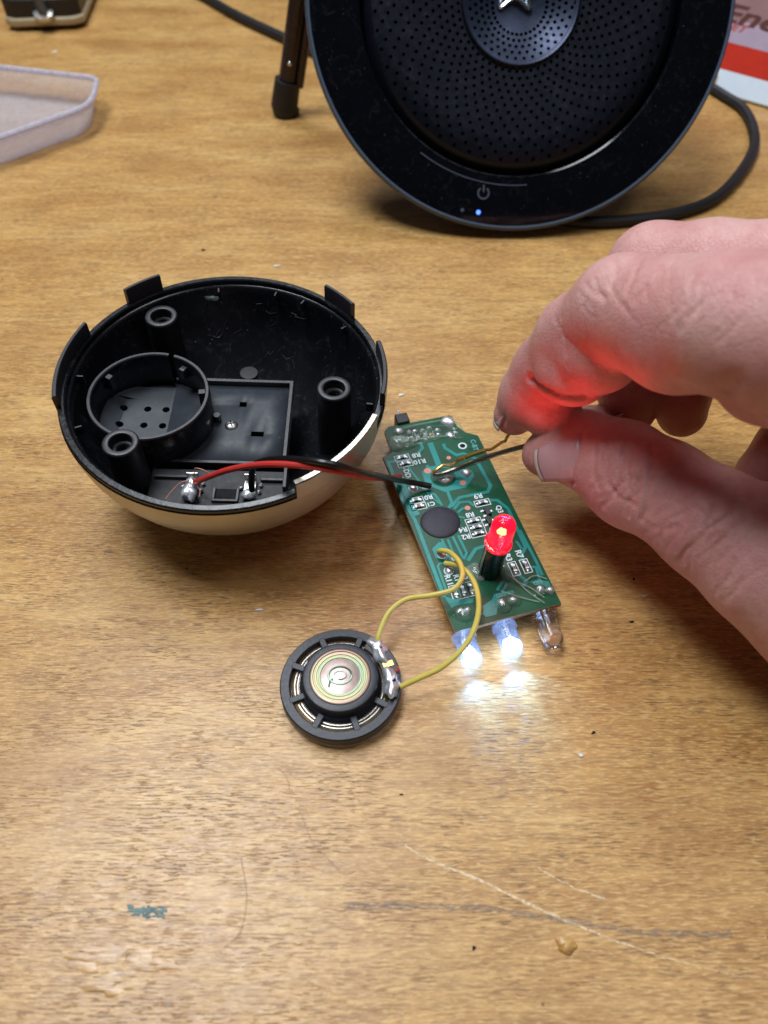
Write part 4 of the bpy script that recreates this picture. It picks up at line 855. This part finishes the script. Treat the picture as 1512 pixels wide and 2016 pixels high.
# ------------------------------------------------------------------ circuit board
Tb = TL(15.24, 86.7, 0) @ Matrix.Rotation(R(15.3), 4, 'Z')
pcb = thing('circuit_board', 'green circuit board with a lit red and two lit white light-emitting diodes', 'circuit board', Tb)
ZB = 6.0
out = [(.3, -.9), (26.3, -.3), (25.9, 55.2), (23.0, 57.3), (21.5, 60), (21.4, 64.0), (20.6, 64.7), (3.2, 64.9), (1.7, 63.6), (1.4, 55.2), (-1.2, 54.5)]
mb = MB(); mb.prism(out, ZB - 1.2, ZB - .06); sub = obj('substrate', mb, 'fr4', pcb)
c0 = (12.5, 31); mb = MB(); mb.prism([(c0[0] + (x - c0[0]) * .996, c0[1] + (y - c0[1]) * .998) for x, y in out], ZB - .06, ZB); obj('solder_mask', mb, 'mask', sub)
TRW = [([(4.04, 52.0), (-.3, 52.2), (-.3, 39), (.9, 31.6), (.9, 8.4)], .85), ([(12.4, 56), (12.2, 46.5)], 1.5), ([(9.96, 56.8), (9.9, 54.7), (8.2, 53.2)], .8),
       ([(15.8, 54.7), (15.7, 53.1), (17.9, 49.8), (19.9, 49.9), (22.4, 47.3), (22.9, 37.4), (21.5, 35.6), (13.9, 35.7), (11.0, 33.5)], .9),
       ([(11.6, 38.6), (11.5, 34.5), (10.2, 33.2)], .8), ([(11.4, 32.5), (13.4, 34.2), (15.8, 33.8), (16.6, 32)], .65), ([(12, 31.2), (13.4, 32.1), (14.7, 31.9)], .65),
       ([(11.3, 30.1), (13.1, 29.1)], .55), ([(21.2, 32.8), (22.9, 32.3), (24.5, 29), (24.3, 16.7), (22.2, 14.6), (22.2, 12.8)], .85), ([(24.9, 22), (25.2, 11), (25.0, 8)], .7), ([(22.8, 19), (23.2, 16.5)], .6),
       ([(5.5, 24.3), (5.7, 17.6)], .55), ([(6.9, 23.9), (6.8, 17.7)], .6), ([(8.3, 24.4), (8.7, 17.6)], .6), ([(9.7, 24.4), (10, 18.9), (8.7, 17.2)], .6),
       ([(4.3, 17.4), (2.7, 17.6), (2.1, 17), (1.9, 9.3)], .5), ([(15.3, 19.7), (12.5, 19.4), (9.5, 16.6)], .9), ([(19.6, 10), (20.9, 7.5), (19.5, 6.3)], .8), ([(22.7, 11.1), (24.5, 10.6), (23.9, 6.7)], .7),
       ([(13.3, 6.9), (15.4, 8.9)], .7), ([(14.4, 6.3), (16.1, 8.0)], .6), ([(-.4, 44), (2.8, 45.2), (6.8, 39.5), (8.2, 38.2), (8.8, 34.4)], .7), ([(4.1, 49.8), (5.1, 45.6), (6.4, 40.5)], .55), ([(9.2, 48.4), (9.2, 41.2)], .8),
       ([(6.4, 40.5), (6.6, 38.5), (8.4, 35.2)], .45), ([(1.2, 44), (1.4, 36), (1.9, 33)], 1.5)]
for k, (pts, w) in enumerate(TRW):
    mb = MB(); mb.strip(pts, w, ZB, ZB + .045 + .0006 * k); obj('trace', mb, 'trace', pcb, smooth=0)
def pad(name, poly, mat, z=.05):
    mb = MB(); mb.prism(poly, ZB, ZB + z); return obj(name, mb, mat, pcb, smooth=0)
ring = [(7.2, 46.6), (6.9, 42.2), (10.8, 38.4), (16.6, 38.4), (20.0, 41.6), (20.0, 43.5), (17, 44.5), (12, 47.6), (9, 47.8)]
pad('copper_area', ring, 'trace', .062)
pad('copper_area', [(2.3, 22.2), (4.6, 23.7), (5.7, 23.2), (6.4, 19.5), (4.6, 18.2), (2.4, 19.2)], 'trace', .064)
pad('copper_area', [(.9, 8.6), (2.9, 7.2), (7.4, 6.3), (6.8, 5.2), (3.0, 5.5), (1.6, 5.1)], 'trace', .066)
pad('copper_area', [(8.5, 3.7), (11.2, 4.8), (12.3, 6.1), (16.9, 6.0), (16.9, 5.1), (13.3, 5), (10.8, .8), (8.2, .8)], 'trace', .068)
pad('copper_area', [(21.3, 7), (23.5, 7.2), (25.8, 6.1), (25.6, 2.8), (24.4, 5.2)], 'trace', .07)
def disc(name, x, y, r, mat, z, parent=pcb, n=24):
    mb = MB(); mb.lathe([(r, ZB), (r, ZB + z), (0, ZB + z)], n); return obj(name, mb, mat, parent, T=TL(x, y, 0), smooth=0)
disc('mask_window', 12.0, 43.3, 3.3, 'mask', .075, n=32)
for x, y, r in ((14.74, 31.9, .72), (15.54, 49.4, .62), (8.75, 46.5, .95), (16.33, 40.1, .85)): disc('copper_dot', x, y, r, 'copper', .09)
def annulus(name, x, y, r0, r1, mat, z, n=28):
    mb = MB(); mb.lathe([(r0, ZB), (r0, ZB + z), (r1, ZB + z), (r1, ZB)], n); return obj(name, mb, mat, pcb, T=TL(x, y, 0), smooth=0)
h = annulus('drill_hole', 20.5, 52.6, .75, 1.2, 'silk', .07)
mb = MB(); mb.lathe([(.75, ZB + .02), (0, ZB + .02)], 20); obj('hole_floor', mb, 'void', h)
for x, y in ((4.1, 19.9), (4.2, 15.0), (3.4, 41.8), (.9, 45.6)):
    a_ = annulus('solder_pad', x, y, 1.0, 1.22, 'silk', .085)
    mb = MB(); mb.blob((0, 0, ZB), (1.02, 1.02, .75), int(x * 10), .10, 18, 12, flat=ZB); obj('solder_joint', mb, 'solder', a_)
for x, y, rx, ry, rz, sd in ((12.5, 42.3, 1.7, 1.25, .9, 3), (18.3, 43.2, 1.4, 1.2, .9, 5), (5.4, 62.4, 1.25, 1.25, .9, 8), (19.6, 62.3, 1.9, 1.9, 1.2, 9), (18.5, 57.2, 1.1, 1.1, .7, 10)):
    mb = MB(); mb.blob((x, y, ZB), (rx, ry, rz), sd, .10, 20, 12, flat=ZB); obj('solder_joint', mb, 'solder', pcb)
for k, (x, y) in enumerate([(8.0, 61.2), (9.6, 61.1), (11.6, 60.8), (13.8, 61.2), (7.9, 58.9), (9.8, 58.6), (12.0, 59.1), (15.7, 59.9), (15.4, 58.1)]):
    mb = MB(); mb.blob((x, y, ZB), (.68, .62, .75), k, .16, 12, 8, flat=ZB); obj('solder_joint', mb, 'solder', pcb)
annulus('drill_hole', 13.8, 58.6, .38, .7, 'copper', .07)
# chip cover
mb = MB(); mb.blob((6.75, 29.4, ZB), (4.95, 4.95, .95), 3, .012, 40, 16, flat=ZB); obj('chip_cover', mb, 'cob', pcb)
# surface-mount parts
def chip(x, y, rz, mat='chip', frame=True, L=2.0, Wd=1.05):
    T = TL(x, y, ZB) @ Matrix.Rotation(R(rz), 4, 'Z'); mb = MB(); mb.box((0, 0, .32), (L * .55, Wd * .82, .45)); b = obj('resistor' if mat == 'chip' else 'capacitor', mb, mat, pcb, T=T, bevel=.05)
    for s_ in (-1, 1):
        mb = MB(); mb.box((s_ * L * .37, 0, .31), (L * .26, Wd * .8, .47)); mb.blob((s_ * L * .62, 0, .05), (.5, .48, .28), int(x * 9 + s_), .1, 10, 6, flat=.02); obj('solder_end', mb, 'solder', b)
    if mat == 'chip':
        mb = MB(); mb.strip([(-.28, -.22), (.28, -.22), (.28, .22), (-.28, .22), (-.28, -.2)], .09, .545, .56); obj('marking', mb, 'silk', b, smooth=0)
    if frame:
        hx_, hy_ = L * .98, Wd * .92; mb = MB()
        mb.strip([(-hx_, -hy_), (hx_, -hy_), (hx_, hy_), (-hx_, hy_), (-hx_, -hy_ + .01)], .2, .0, .06); obj('silkscreen_outline', mb, 'silk', b, smooth=0)
    return b
for x, y in ((3.6, 52.7), (3.8, 50.4), (2.9, 37.7), (18.9, 32.5), (14.8, 27.5), (14.8, 25.5), (14.7, 23.6)): chip(x, y, 0)
chip(3.0, 35.6, 0, 'chip_c')
for x, y in ((19.3, 11.5), (22.3, 11.5), (3.7, 8.9), (5.6, 8.9), (7.5, 8.9)): chip(x, y, 90)
for x, y, rz in ((19.0, 29.2, 96), (18.4, 26.4, 96)):
    T = TL(x, y, ZB) @ Matrix.Rotation(R(rz), 4, 'Z'); mb = MB(); mb.box((0, 0, .55), (2.4, 1.3, .9)); b = obj('transistor', mb, 'chip', pcb, T=T, bevel=.1)
    for px_, py_ in ((-.85, .95), (.85, .95), (0, -.95)):
        mb = MB(); mb.box((px_, py_, .18), (.5, .8, .2)); mb.blob((px_, py_ * 1.25, .05), (.42, .42, .3), int(px_ * 7 + 20), .1, 10, 6, flat=.0); obj('pin', mb, 'solder', b)
for s_, x, y, rz, sz, mt in (('R8', 7.5, 52.6, 180, 2.1, 'silk'), ('R10', 7.7, 50.2, 180, 2.1, 'silk'), ('DD', 3.3, 47.0, -90, 2.0, 'silk'), ('-', 3.1, 49.0, 0, 1.6, 'silk'), ('V', 6.1, 41.0, -90, 2.0, 'silk'), ('R0', 6.3, 37.9, 180, 2.0, 'silk'), ('C1', 6.2, 35.6, 180, 1.8, 'silk'),
        ('R9', 18.6, 34.9, 180, 2.1, 'silk'), ('R8', 14.6, 29.7, 180, 2.0, 'silk'), ('R4', 11.4, 25.7, 180, 2.0, 'silk'), ('R2', 11.4, 23.5, 180, 2.0, 'silk'), ('Q3', 22.3, 29.4, -90, 1.9, 'silk'), ('R3', 19.1, 14.9, -90, 2.0, 'silk'), ('R7', 22.0, 15.2, -90, 2.1, 'silk'),
        ('R11', 3.3, 12.5, -90, 1.9, 'silk'), ('R1', 5.3, 12.6, -90, 1.8, 'silk'), ('R5', 7.6, 12.6, -90, 1.9, 'silk'), ('B', 6.5, 18.0, -90, 1.9, 'silk'), ('C-BT', 23.6, 52.0, -95, 1.9, 'silk_teal'), ('LED', 13.6, 5.5, 180, 1.3, 'silk_teal'), ('LED', 23.2, 6.4, 180, 1.3, 'silk_teal'), ('T', 7.6, 1.8, -90, 1.8, 'silk_teal')):
    text('silkscreen_text', s_, sz, mt, pcb, TL(x, y, ZB + .09) @ Matrix.Rotation(R(rz), 4, 'Z'), .01, 0, .06)
# hot glue
for c, r, sd, mt in (((4.0, 58.0, ZB), (2.7, 3.0, 1.7), 1, 'glue_milky'), ((6.6, 56.3, ZB), (2.2, 1.3, 1.0), 2, 'glue'), ((11.5, 59.6, ZB), (8.2, 3.4, .5), 3, 'glue'), ((20.6, 58.6, ZB), (2.0, 4.2, .9), 4, 'glue'), ((3.9, 3.2, ZB), (2.9, 2.2, 1.3), 5, 'glue'), ((13.4, 3.2, ZB), (2.3, 2.4, 1.6), 6, 'glue'), ((15.9, 3.3, ZB), (1.7, 1.9, 1.4), 7, 'glue'),
                     ((23.2, 4.3, ZB), (1.9, 2.1, 1.3), 8, 'glue'), ((25.0, 3.4, ZB), (1.2, 1.6, 1.1), 9, 'glue'), ((10.2, 12.9, ZB), (2.2, 2.6, 1.5), 10, 'glue_milky'), ((16.7, 11.4, ZB), (1.5, 2.8, 2.0), 11, 'glue_milky')):
    mb = MB(); mb.blob(c, r, sd, .10, 26, 14, flat=ZB); obj('hot_glue', mb, mt, pcb)
for k, pts in enumerate(([(16.5, 10.5, 7.4), (18.5, 7.4, 6.8), (21, 5.2, 6.4), (23, 2, 6.3)], [(18, 9, 6.6), (20, 4.5, 6.3), (22.5, .6, 6.3)], [(20, 7.2, 6.3), (23, 8.1, 6.6), (25.5, 6.6, 6.4)], [(14, 6.4, 6.2), (18.6, 2.9, 6.4), (21.5, 1.2, 6.3)], [(7, 57.5, 6.9), (13, 57.2, 6.8), (18, 56.6, 6.7)], [(6.5, 62.6, 6.9), (12, 62.9, 6.7), (17.5, 62.6, 6.9)])):
    mb = MB(); mb.tube(spline(pts, 6), .16, 6); obj('glue_string', mb, 'glue_milky', pcb)
for x, y in ((3.2, 3.6), (4.7, 3.4), (12.9, 3.3), (15.7, 3.3), (23.0, 4.4), (25.0, 3.5)):
    mb = MB(); mb.blob((x, y, ZB), (1.0, 1.0, 1.15), int(x * 3), .08, 14, 10, flat=ZB); obj('solder_joint', mb, 'solder', pcb)
# dark connector and amber film poking out from under the far end
mb = MB(); mb.box((7.6, 66.5, 4.5), (3.6, 3.6, 4.6)); obj('connector', mb, 'black', pcb, bevel=.3)
mb = MB(); mb.box((7.4, 68.8, 6.2), (.5, 1.8, .4)); obj('connector_pin', mb, 'silver', pcb)
# light-emitting diodes
def led(name, T, mat, lit, seed, label):
    pr = [(0, 0), (2.85, 0), (2.9, .15), (2.9, .95), (2.5, 1.1), (2.5, 6.0)] + [(2.5 * math.cos(R(a)), 6.0 + 2.5 * math.sin(R(a))) for a in (10, 22, 35, 48, 61, 74, 84)] + [(0, 8.5)]
    mb = MB(); mb.lathe(pr, 36); o = obj(name, mb, mat, pcb, T=T, smooth=40, label=label)
    for s_ in (-1, 1):
        mb = MB(); mb.box((s_ * .65, 0, 1.6), (.75 if s_ < 0 else .5, .6, 3.6 if s_ < 0 else 2.8)); obj('lead_frame', mb, 'steel', o, bevel=.08)
    if lit:
        mb = MB(); mb.blob((0, 0, 4.3 if lit == 'die_red' else 5.6), ((.65, .7, 1.0) if lit == 'die_red' else (1.6, 1.6, 2.1)), seed, .3, 16, 12); obj('glowing_die', mb, lit, o)
    return o
def lamp(T, z, color, energy, spot=None):
    l = bpy.data.lights.new('diode_light', 'SPOT' if spot else 'POINT'); l.energy = energy; l.color = color; l.shadow_soft_size = .0009
    if spot: l.spot_size = R(spot); l.spot_blend = .55
    o = bpy.data.objects.new('diode_light', l); COL.objects.link(o); o.matrix_world = T @ TL(0, 0, z) @ (Matrix.Rotation(math.pi, 4, 'X') if spot else Matrix())
for k, (x, tip, tz) in enumerate(((2.6, 2.4, 3.3), (12.3, 12.0, 3.3), (22.2, 21.6, 3.3))):
    d = Vector((tip - x, -8.2, -.25)).normalized(); q = Vector((0, 0, 1)).rotation_difference(d).to_matrix().to_4x4()
    T = TL(x, -.8, tz) @ q @ Matrix.Rotation(R(25 * k), 4, 'Z')
    led('light_emitting_diode', T, 'led_clear' if k == 2 else 'led_white', None if k == 2 else 'die_white', k, ('lit white diode under the board corner', 'lit white diode at the middle of the board end', 'unlit clear diode')[k])
    for s_ in (-1, 1):
        mb = MB(); mb.tube([(x + s_ * 1.1, -.4, 3.3), (x + s_ * 1.1, 1.6, 3.4), (x + s_ * 1.1, 2.8, 4.2), (x + s_ * 1.1, 3.2, 6.2)], .26, 6); obj('diode_lead', mb, 'steel', pcb)
    if k < 2: lamp(Tb @ T, 8.8, (.12, .36, 1.0), 0.018, 130); lamp(Tb @ T, 8.8, (.12, .38, 1.0), 0.018 * 2.2, 42); lamp(Tb @ T, 5.0, (.25, .5, 1.0), 0.018 * .3)
base = Vector((24.7, 102.2, 6.0)); tb = Tb.inverted() @ (base * K); tb = tb / K
ax = (Tb.to_3x3().inverted() @ Vector((.085, .0, 1))).normalized(); q = Vector((0, 0, 1)).rotation_difference(ax).to_matrix().to_4x4()
Tt = TL(*tb) @ q
mb = MB(); mb.lathe([(0, 0), (2.75, 0), (2.75, 10.6), (2.6, 10.8), (2.1, 10.8), (2.1, 9)], 30); tube = obj('black_sleeve', mb, 'black_in', pcb, T=Tt)
mb = MB(); mb.tube([(-2.9, -1.2, .2), (-2.95, -.6, 6), (-2.5, -.1, 11.2)], .28, 8); obj('wire_lead', mb, 'steel', pcb, T=Tt)
Tl = Tt @ TL(0, 0, 10.9) @ Matrix.Rotation(R(60), 4, 'Z') @ Matrix.Scale(1.1, 4)
led('light_emitting_diode', Tl, 'led_red', 'die_red', 6, 'lit red diode standing on a black sleeve')
lamp(Tb @ (Tl @ TL(0, 0, 4.0) @ Matrix.Rotation(R(-60), 4, 'Z') @ Matrix.Rotation(R(-30), 4, 'X') @ Matrix.Rotation(R(10), 4, 'Y')), 0, (1.0, .03, .09), 0.2, 88); lamp(Tb @ Tl, 4.0, (1.0, .03, .07), 0.2 * .045)

# ------------------------------------------------------------------ yellow wires
wire('yellow_wire', PATH['y1'], .62, 'yellow_wire', 'yellow wire with an S bend from board to the upper speaker terminal', 'wire')
wire('yellow_wire', PATH['y2'], .62, 'yellow_wire', 'yellow wire hanging past the lit white diode to the lower speaker terminal', 'wire')

# ------------------------------------------------------------------ little loudspeaker
sp_ = thing('small_loudspeaker', 'small round black loudspeaker lying face down with iridescent magnet plate', 'loudspeaker', TL(-9.35, 74.6, 0) @ Matrix.Rotation(0, 4, 'Z'))
mb = MB(); mb.lathe([(12.6, 0), (13.0, .1), (13.0, 1.5), (12.8, 1.6), (12.0, 1.6), (11.8, .2), (12.6, 0)], 72); obj('clear_skirt', mb, 'frost', sp_)
mb = MB(); mb.lathe([(12.9, 1.6), (13.15, 1.8), (13.15, 4.0), (12.9, 4.3), (11.2, 4.3), (11.0, 4.1), (11.0, 2.4), (12.6, 1.6)], 72); obj('frame_ring', mb, 'speaker_frame', sp_)
mb = MB(); mb.lathe([(11.2, 2.3), (10.8, 2.3), (10.2, 3.0), (9.8, 3.0), (9.5, 2.6), (9.2, 3.0), (8.9, 3.0), (8.6, 2.6), (8.0, 3.2)], 64); obj('membrane', mb, 'mylar', sp_)
for r_ in (10.0, 9.35, 8.7):
    mb = MB(); mb.tube([(r_ * math.cos(R(5 * i)), r_ * math.sin(R(5 * i)), 3.12) for i in range(73)], .12, 5, False); obj('coil_ring', mb, 'steel', sp_)
for k, a in enumerate((69, 114, 159, 202, 243, 290, 332)):
    mb = MB(); mb.box((9.6, 0, 3.7), (4.0, 1.5, 1.3)); obj('spoke', mb, 'speaker_frame', sp_, T=Matrix.Rotation(R(a), 4, 'Z'), bevel=.2)
mb = MB(); mb.lathe([(8.9, 2.6), (8.9, 3.6), (8.6, 4.2), (8.3, 4.4), (8.15, 6.6), (7.9, 6.95), (7.6, 7.05), (6.6, 7.05), (6.5, 6.9), (0, 6.9)], 72); mg = obj('magnet_cup', mb, 'speaker_frame', sp_)
mb = MB(); mb.lathe([(6.45, 6.9), (6.45, 7.15), (6.2, 7.3), (5.9, 7.3), (5.7, 7.1), (5.5, 7.1), (5.35, 7.25), (5.1, 7.25), (4.95, 7.1), (4.75, 7.1), (4.6, 7.22), (4.35, 7.22), (4.2, 7.05), (0, 7.05)], 72); plt = obj('magnet_plate', mb, 'zinc', mg)
mb = MB(); mb.lathe([(4.15, 7.05), (4.1, 7.07), (0, 7.09)], 48); obj('plate_centre', mb, 'zinc_flat', plt)
mb = MB(); mb.tube([(2.5 * math.cos(R(10 * i)), .2 + 2.05 * math.sin(R(10 * i)), 7.1) for i in range(37)], .26, 6, False)
mb.tube([(1.3 * math.cos(R(15 * i)), .2 + 1.0 * math.sin(R(15 * i)), 7.1) for i in range(-7, 13)], .16, 6)
mb.tube([(-1.5, -.7, 7.1), (-2.1, -1.4, 7.1), (-2.3, -2.6, 7.1)], .26, 6); obj('embossed_mark', mb, 'zinc', plt)
mb = MB(); mb.lathe([(9.2, 4.2), (9.2, 5.2), (12.6, 5.2), (12.6, 4.2)], 16, None, R(-18), R(58)); tbd = obj('terminal_strip', mb, 'black', sp_)
mb = MB(); mb.box((10.9, 0, 5.3), (2.3, 1.3, .3)); obj('gold_pad', mb, 'brass', tbd, T=Matrix.Rotation(R(20), 4, 'Z'))
for a, e_, sd in ((42, (1.8, 3.0, 1.2), 2), (-3, (1.75, 3.0, 1.2), 5)):
    mb = MB(); mb.blob((10.9, 0, 5.2), e_, sd, .26, 28, 16, flat=4.8); sb = obj('solder_blob', mb, 'solder', tbd, T=Matrix.Rotation(R(a), 4, 'Z'))
    mb = MB(); mb.blob((11.2, .2, 5.95), (.75, .9, .35), sd + 1, .2, 14, 8); obj('burnt_flux', mb, 'void', sb)
mb = MB(); mb.tube(spline([(11.6, 1.6, 5.6), (12.4, 2.2, 6.0), (12.2, 2.9, 5.7)], 4), .2, 6); obj('red_strand', mb, 'red_wire', tbd)

# ------------------------------------------------------------------ hair pin held over the board
hp = thing('hair_pin', 'bronze and gold hair pin held with its tips on the circuit board', 'hair pin')
mb = MB(); P_ = spline(PATH['pin'], 6); mb.tube(P_, [.45 + .2 * min(1, i / 8) for i in range(len(P_))], 10); obj('straight_prong', mb, 'bronze', hp)
mb = MB(); mb.tube(spline(PATH['wavy'], 5), .42, 8); obj('wavy_prong', mb, 'brass', hp)
a, b, c = (Vector(p) for p in PATH['wavyflat']); mb = MB()
for p0, p1, w in ((a, a.lerp(c, .2), .62), (a.lerp(c, .24), c, .6)):
    mb.tube([p0, p1], w, 4)
obj('flat_section', mb, 'brass', hp, smooth=20)
mb = MB(); mb.tube(spline(PATH['wavy2'], 5), .4, 8); obj('wavy_prong', mb, 'brass', hp)

# ------------------------------------------------------------------ hand
HG = .52
Df, org = hand_field(HAND, HG)
V, Q = surface_nets(Df, org, HG)
me = bpy.data.meshes.new('hand'); me.from_pydata((V * K).tolist(), [], Q.tolist()); me.update()
Nn = np.empty(len(V) * 3, np.float32); me.vertices.foreach_get('normal', Nn); Nn = Nn.reshape(-1, 3)
def poly_dist(V, P):
    d = np.full(len(V), 1e9); P = np.array(P)
    for a, b in zip(P[:-1], P[1:]):
        ba = b - a; t = np.clip(((V - a) @ ba) / max(ba @ ba, 1e-9), 0, 1); d = np.minimum(d, np.linalg.norm(V - a - t[:, None] * ba, axis=1))
    return d
off = np.zeros(len(V))
def nail_frame(c, a, s):
    a = Vector(a).normalized(); s = Vector(s); s = (s - a * s.dot(a)).normalized(); n = a.cross(s)
    return Vector(c), a, s, n
def nail_pt(c, a, s, n, u, v, L, Wd, Rc, Ra, lift):
    uu = u * (1 - .16 * v * v) if u > 0 else u * (1 - .22 * v * v)
    ww = v * (1 - .10 * max(0, -u) ** 2); pu, pv = uu * L / 2, ww * Wd / 2
    return c + a * pu + s * pv + n * (lift - pv * pv / (2 * Rc) - pu * pu / (2 * Ra))
for spec in NAILS:
    fr_ = nail_frame(*spec[:3]); L_, W_, Rc_, Ra_ = spec[3:7]
    per = [nail_pt(*fr_, u, v, L_ * 1.04, W_ * 1.04, Rc_, Ra_, 0) for u, v in [(1 - .2 * i, -1) for i in range(11)] + [(-1, -1 + .2 * i) for i in range(11)] + [(-1 + .2 * i, 1) for i in range(11)]]
    d = poly_dist(V, [tuple(p) for p in per]); off -= .55 * np.exp(-(d / .6) ** 2)
    outer_ = [nail_pt(*fr_, u, v, L_ * 1.28, W_ * 1.22, Rc_, Ra_, 0) for u, v in [(.6 - .16 * i, -1) for i in range(11)] + [(-1, -1 + .2 * i) for i in range(11)] + [(-1 + .16 * i, 1) for i in range(11)]]
    d = poly_dist(V, [tuple(p) for p in outer_]); off += .28 * np.exp(-(d / .8) ** 2)
for w, dep, pts in CREASES:
    if len(pts) < 2: continue
    d = poly_dist(V, pts); off -= dep * np.exp(-(d / w) ** 2) - .08 * dep * np.exp(-((d - 2.2 * w) / w) ** 2)
V = V + Nn * off[:, None]
me.vertices.foreach_set('co', (V * K).astype(np.float32).ravel()); me.update()
for p in me.polygons: p.use_smooth = True
me.materials.append(M['skin'])
hand = bpy.data.objects.new('hand', me); COL.objects.link(hand)
sm = hand.modifiers.new('smooth', 'SMOOTH'); sm.factor = .5; sm.iterations = 1
tag(hand, 'bare hand pinching a hair pin between thumb and index finger', 'hand')
def nail(c, a, s, L, Wd, Rc, Ra, lift, mat):
    fr_ = nail_frame(c, a, s)
    def patch(u0, u1, lift, m_, parent, nm, NU=14, NV=16):
        mb = MB(); vs = [nail_pt(*fr_, u0 + (u1 - u0) * i / NU, -1 + 2 * j / NV, L, Wd, Rc, Ra, lift) for i in range(NU + 1) for j in range(NV + 1)]
        mb.add(vs, [(i * (NV + 1) + j, i * (NV + 1) + j + 1, (i + 1) * (NV + 1) + j + 1, (i + 1) * (NV + 1) + j) for i in range(NU) for j in range(NV)])
        o = obj(nm, mb, m_, parent, smooth=80); so = o.modifiers.new('thick', 'SOLIDIFY'); so.thickness = .35 * K; so.offset = 0; return o
    o = patch(-1, .86, lift, mat, hand, 'fingernail')
    patch(.87, 1.06, lift, 'nail_tip', o, 'free_edge', 3)
for spec in NAILS: nail(*spec)


# ------------------------------------------------------------------ bits on the wood
for pts, lb in ((PATH['hair1'], 'short curled pale fibre lying below the small loudspeaker'), (PATH['hair2'], 'long thin reddish fibre lying on the wood beyond the grey scuff'), (PATH['hair3'], 'thin pale fibre bowed like a bracket beside the blue paint smear')):
    wire('fibre', pts, .045, 'hair', lb, 'fibre', 6, 5, 'stray fibres on the wood')
for i, (x, y, s_, lb) in enumerate([(5.1, 169.2, 1.0, 'white flake on the wood between housing rim and hand'), (-37.5, 234.8, 1.1, 'white flake on the wood behind the housing'), (-163.9, 417.6, 1.6, 'white flake on the wood in front of the black plastic part'), (62.5, 99, .6, 'small pale flake on the wood below the thumb'), (-29.5, 95.2, .8, 'white flake on the wood between housing and small loudspeaker'), (41, 60, .6, 'small pale flake on the wood in front of the unlit diode')]):
    mb = MB(); mb.blob((x, y, .15), (s_, s_ * .5, .22), i, .3, 10, 6, flat=0); tag(obj('flake', mb, 'flake'), lb, 'flake', 'flakes on the wood')
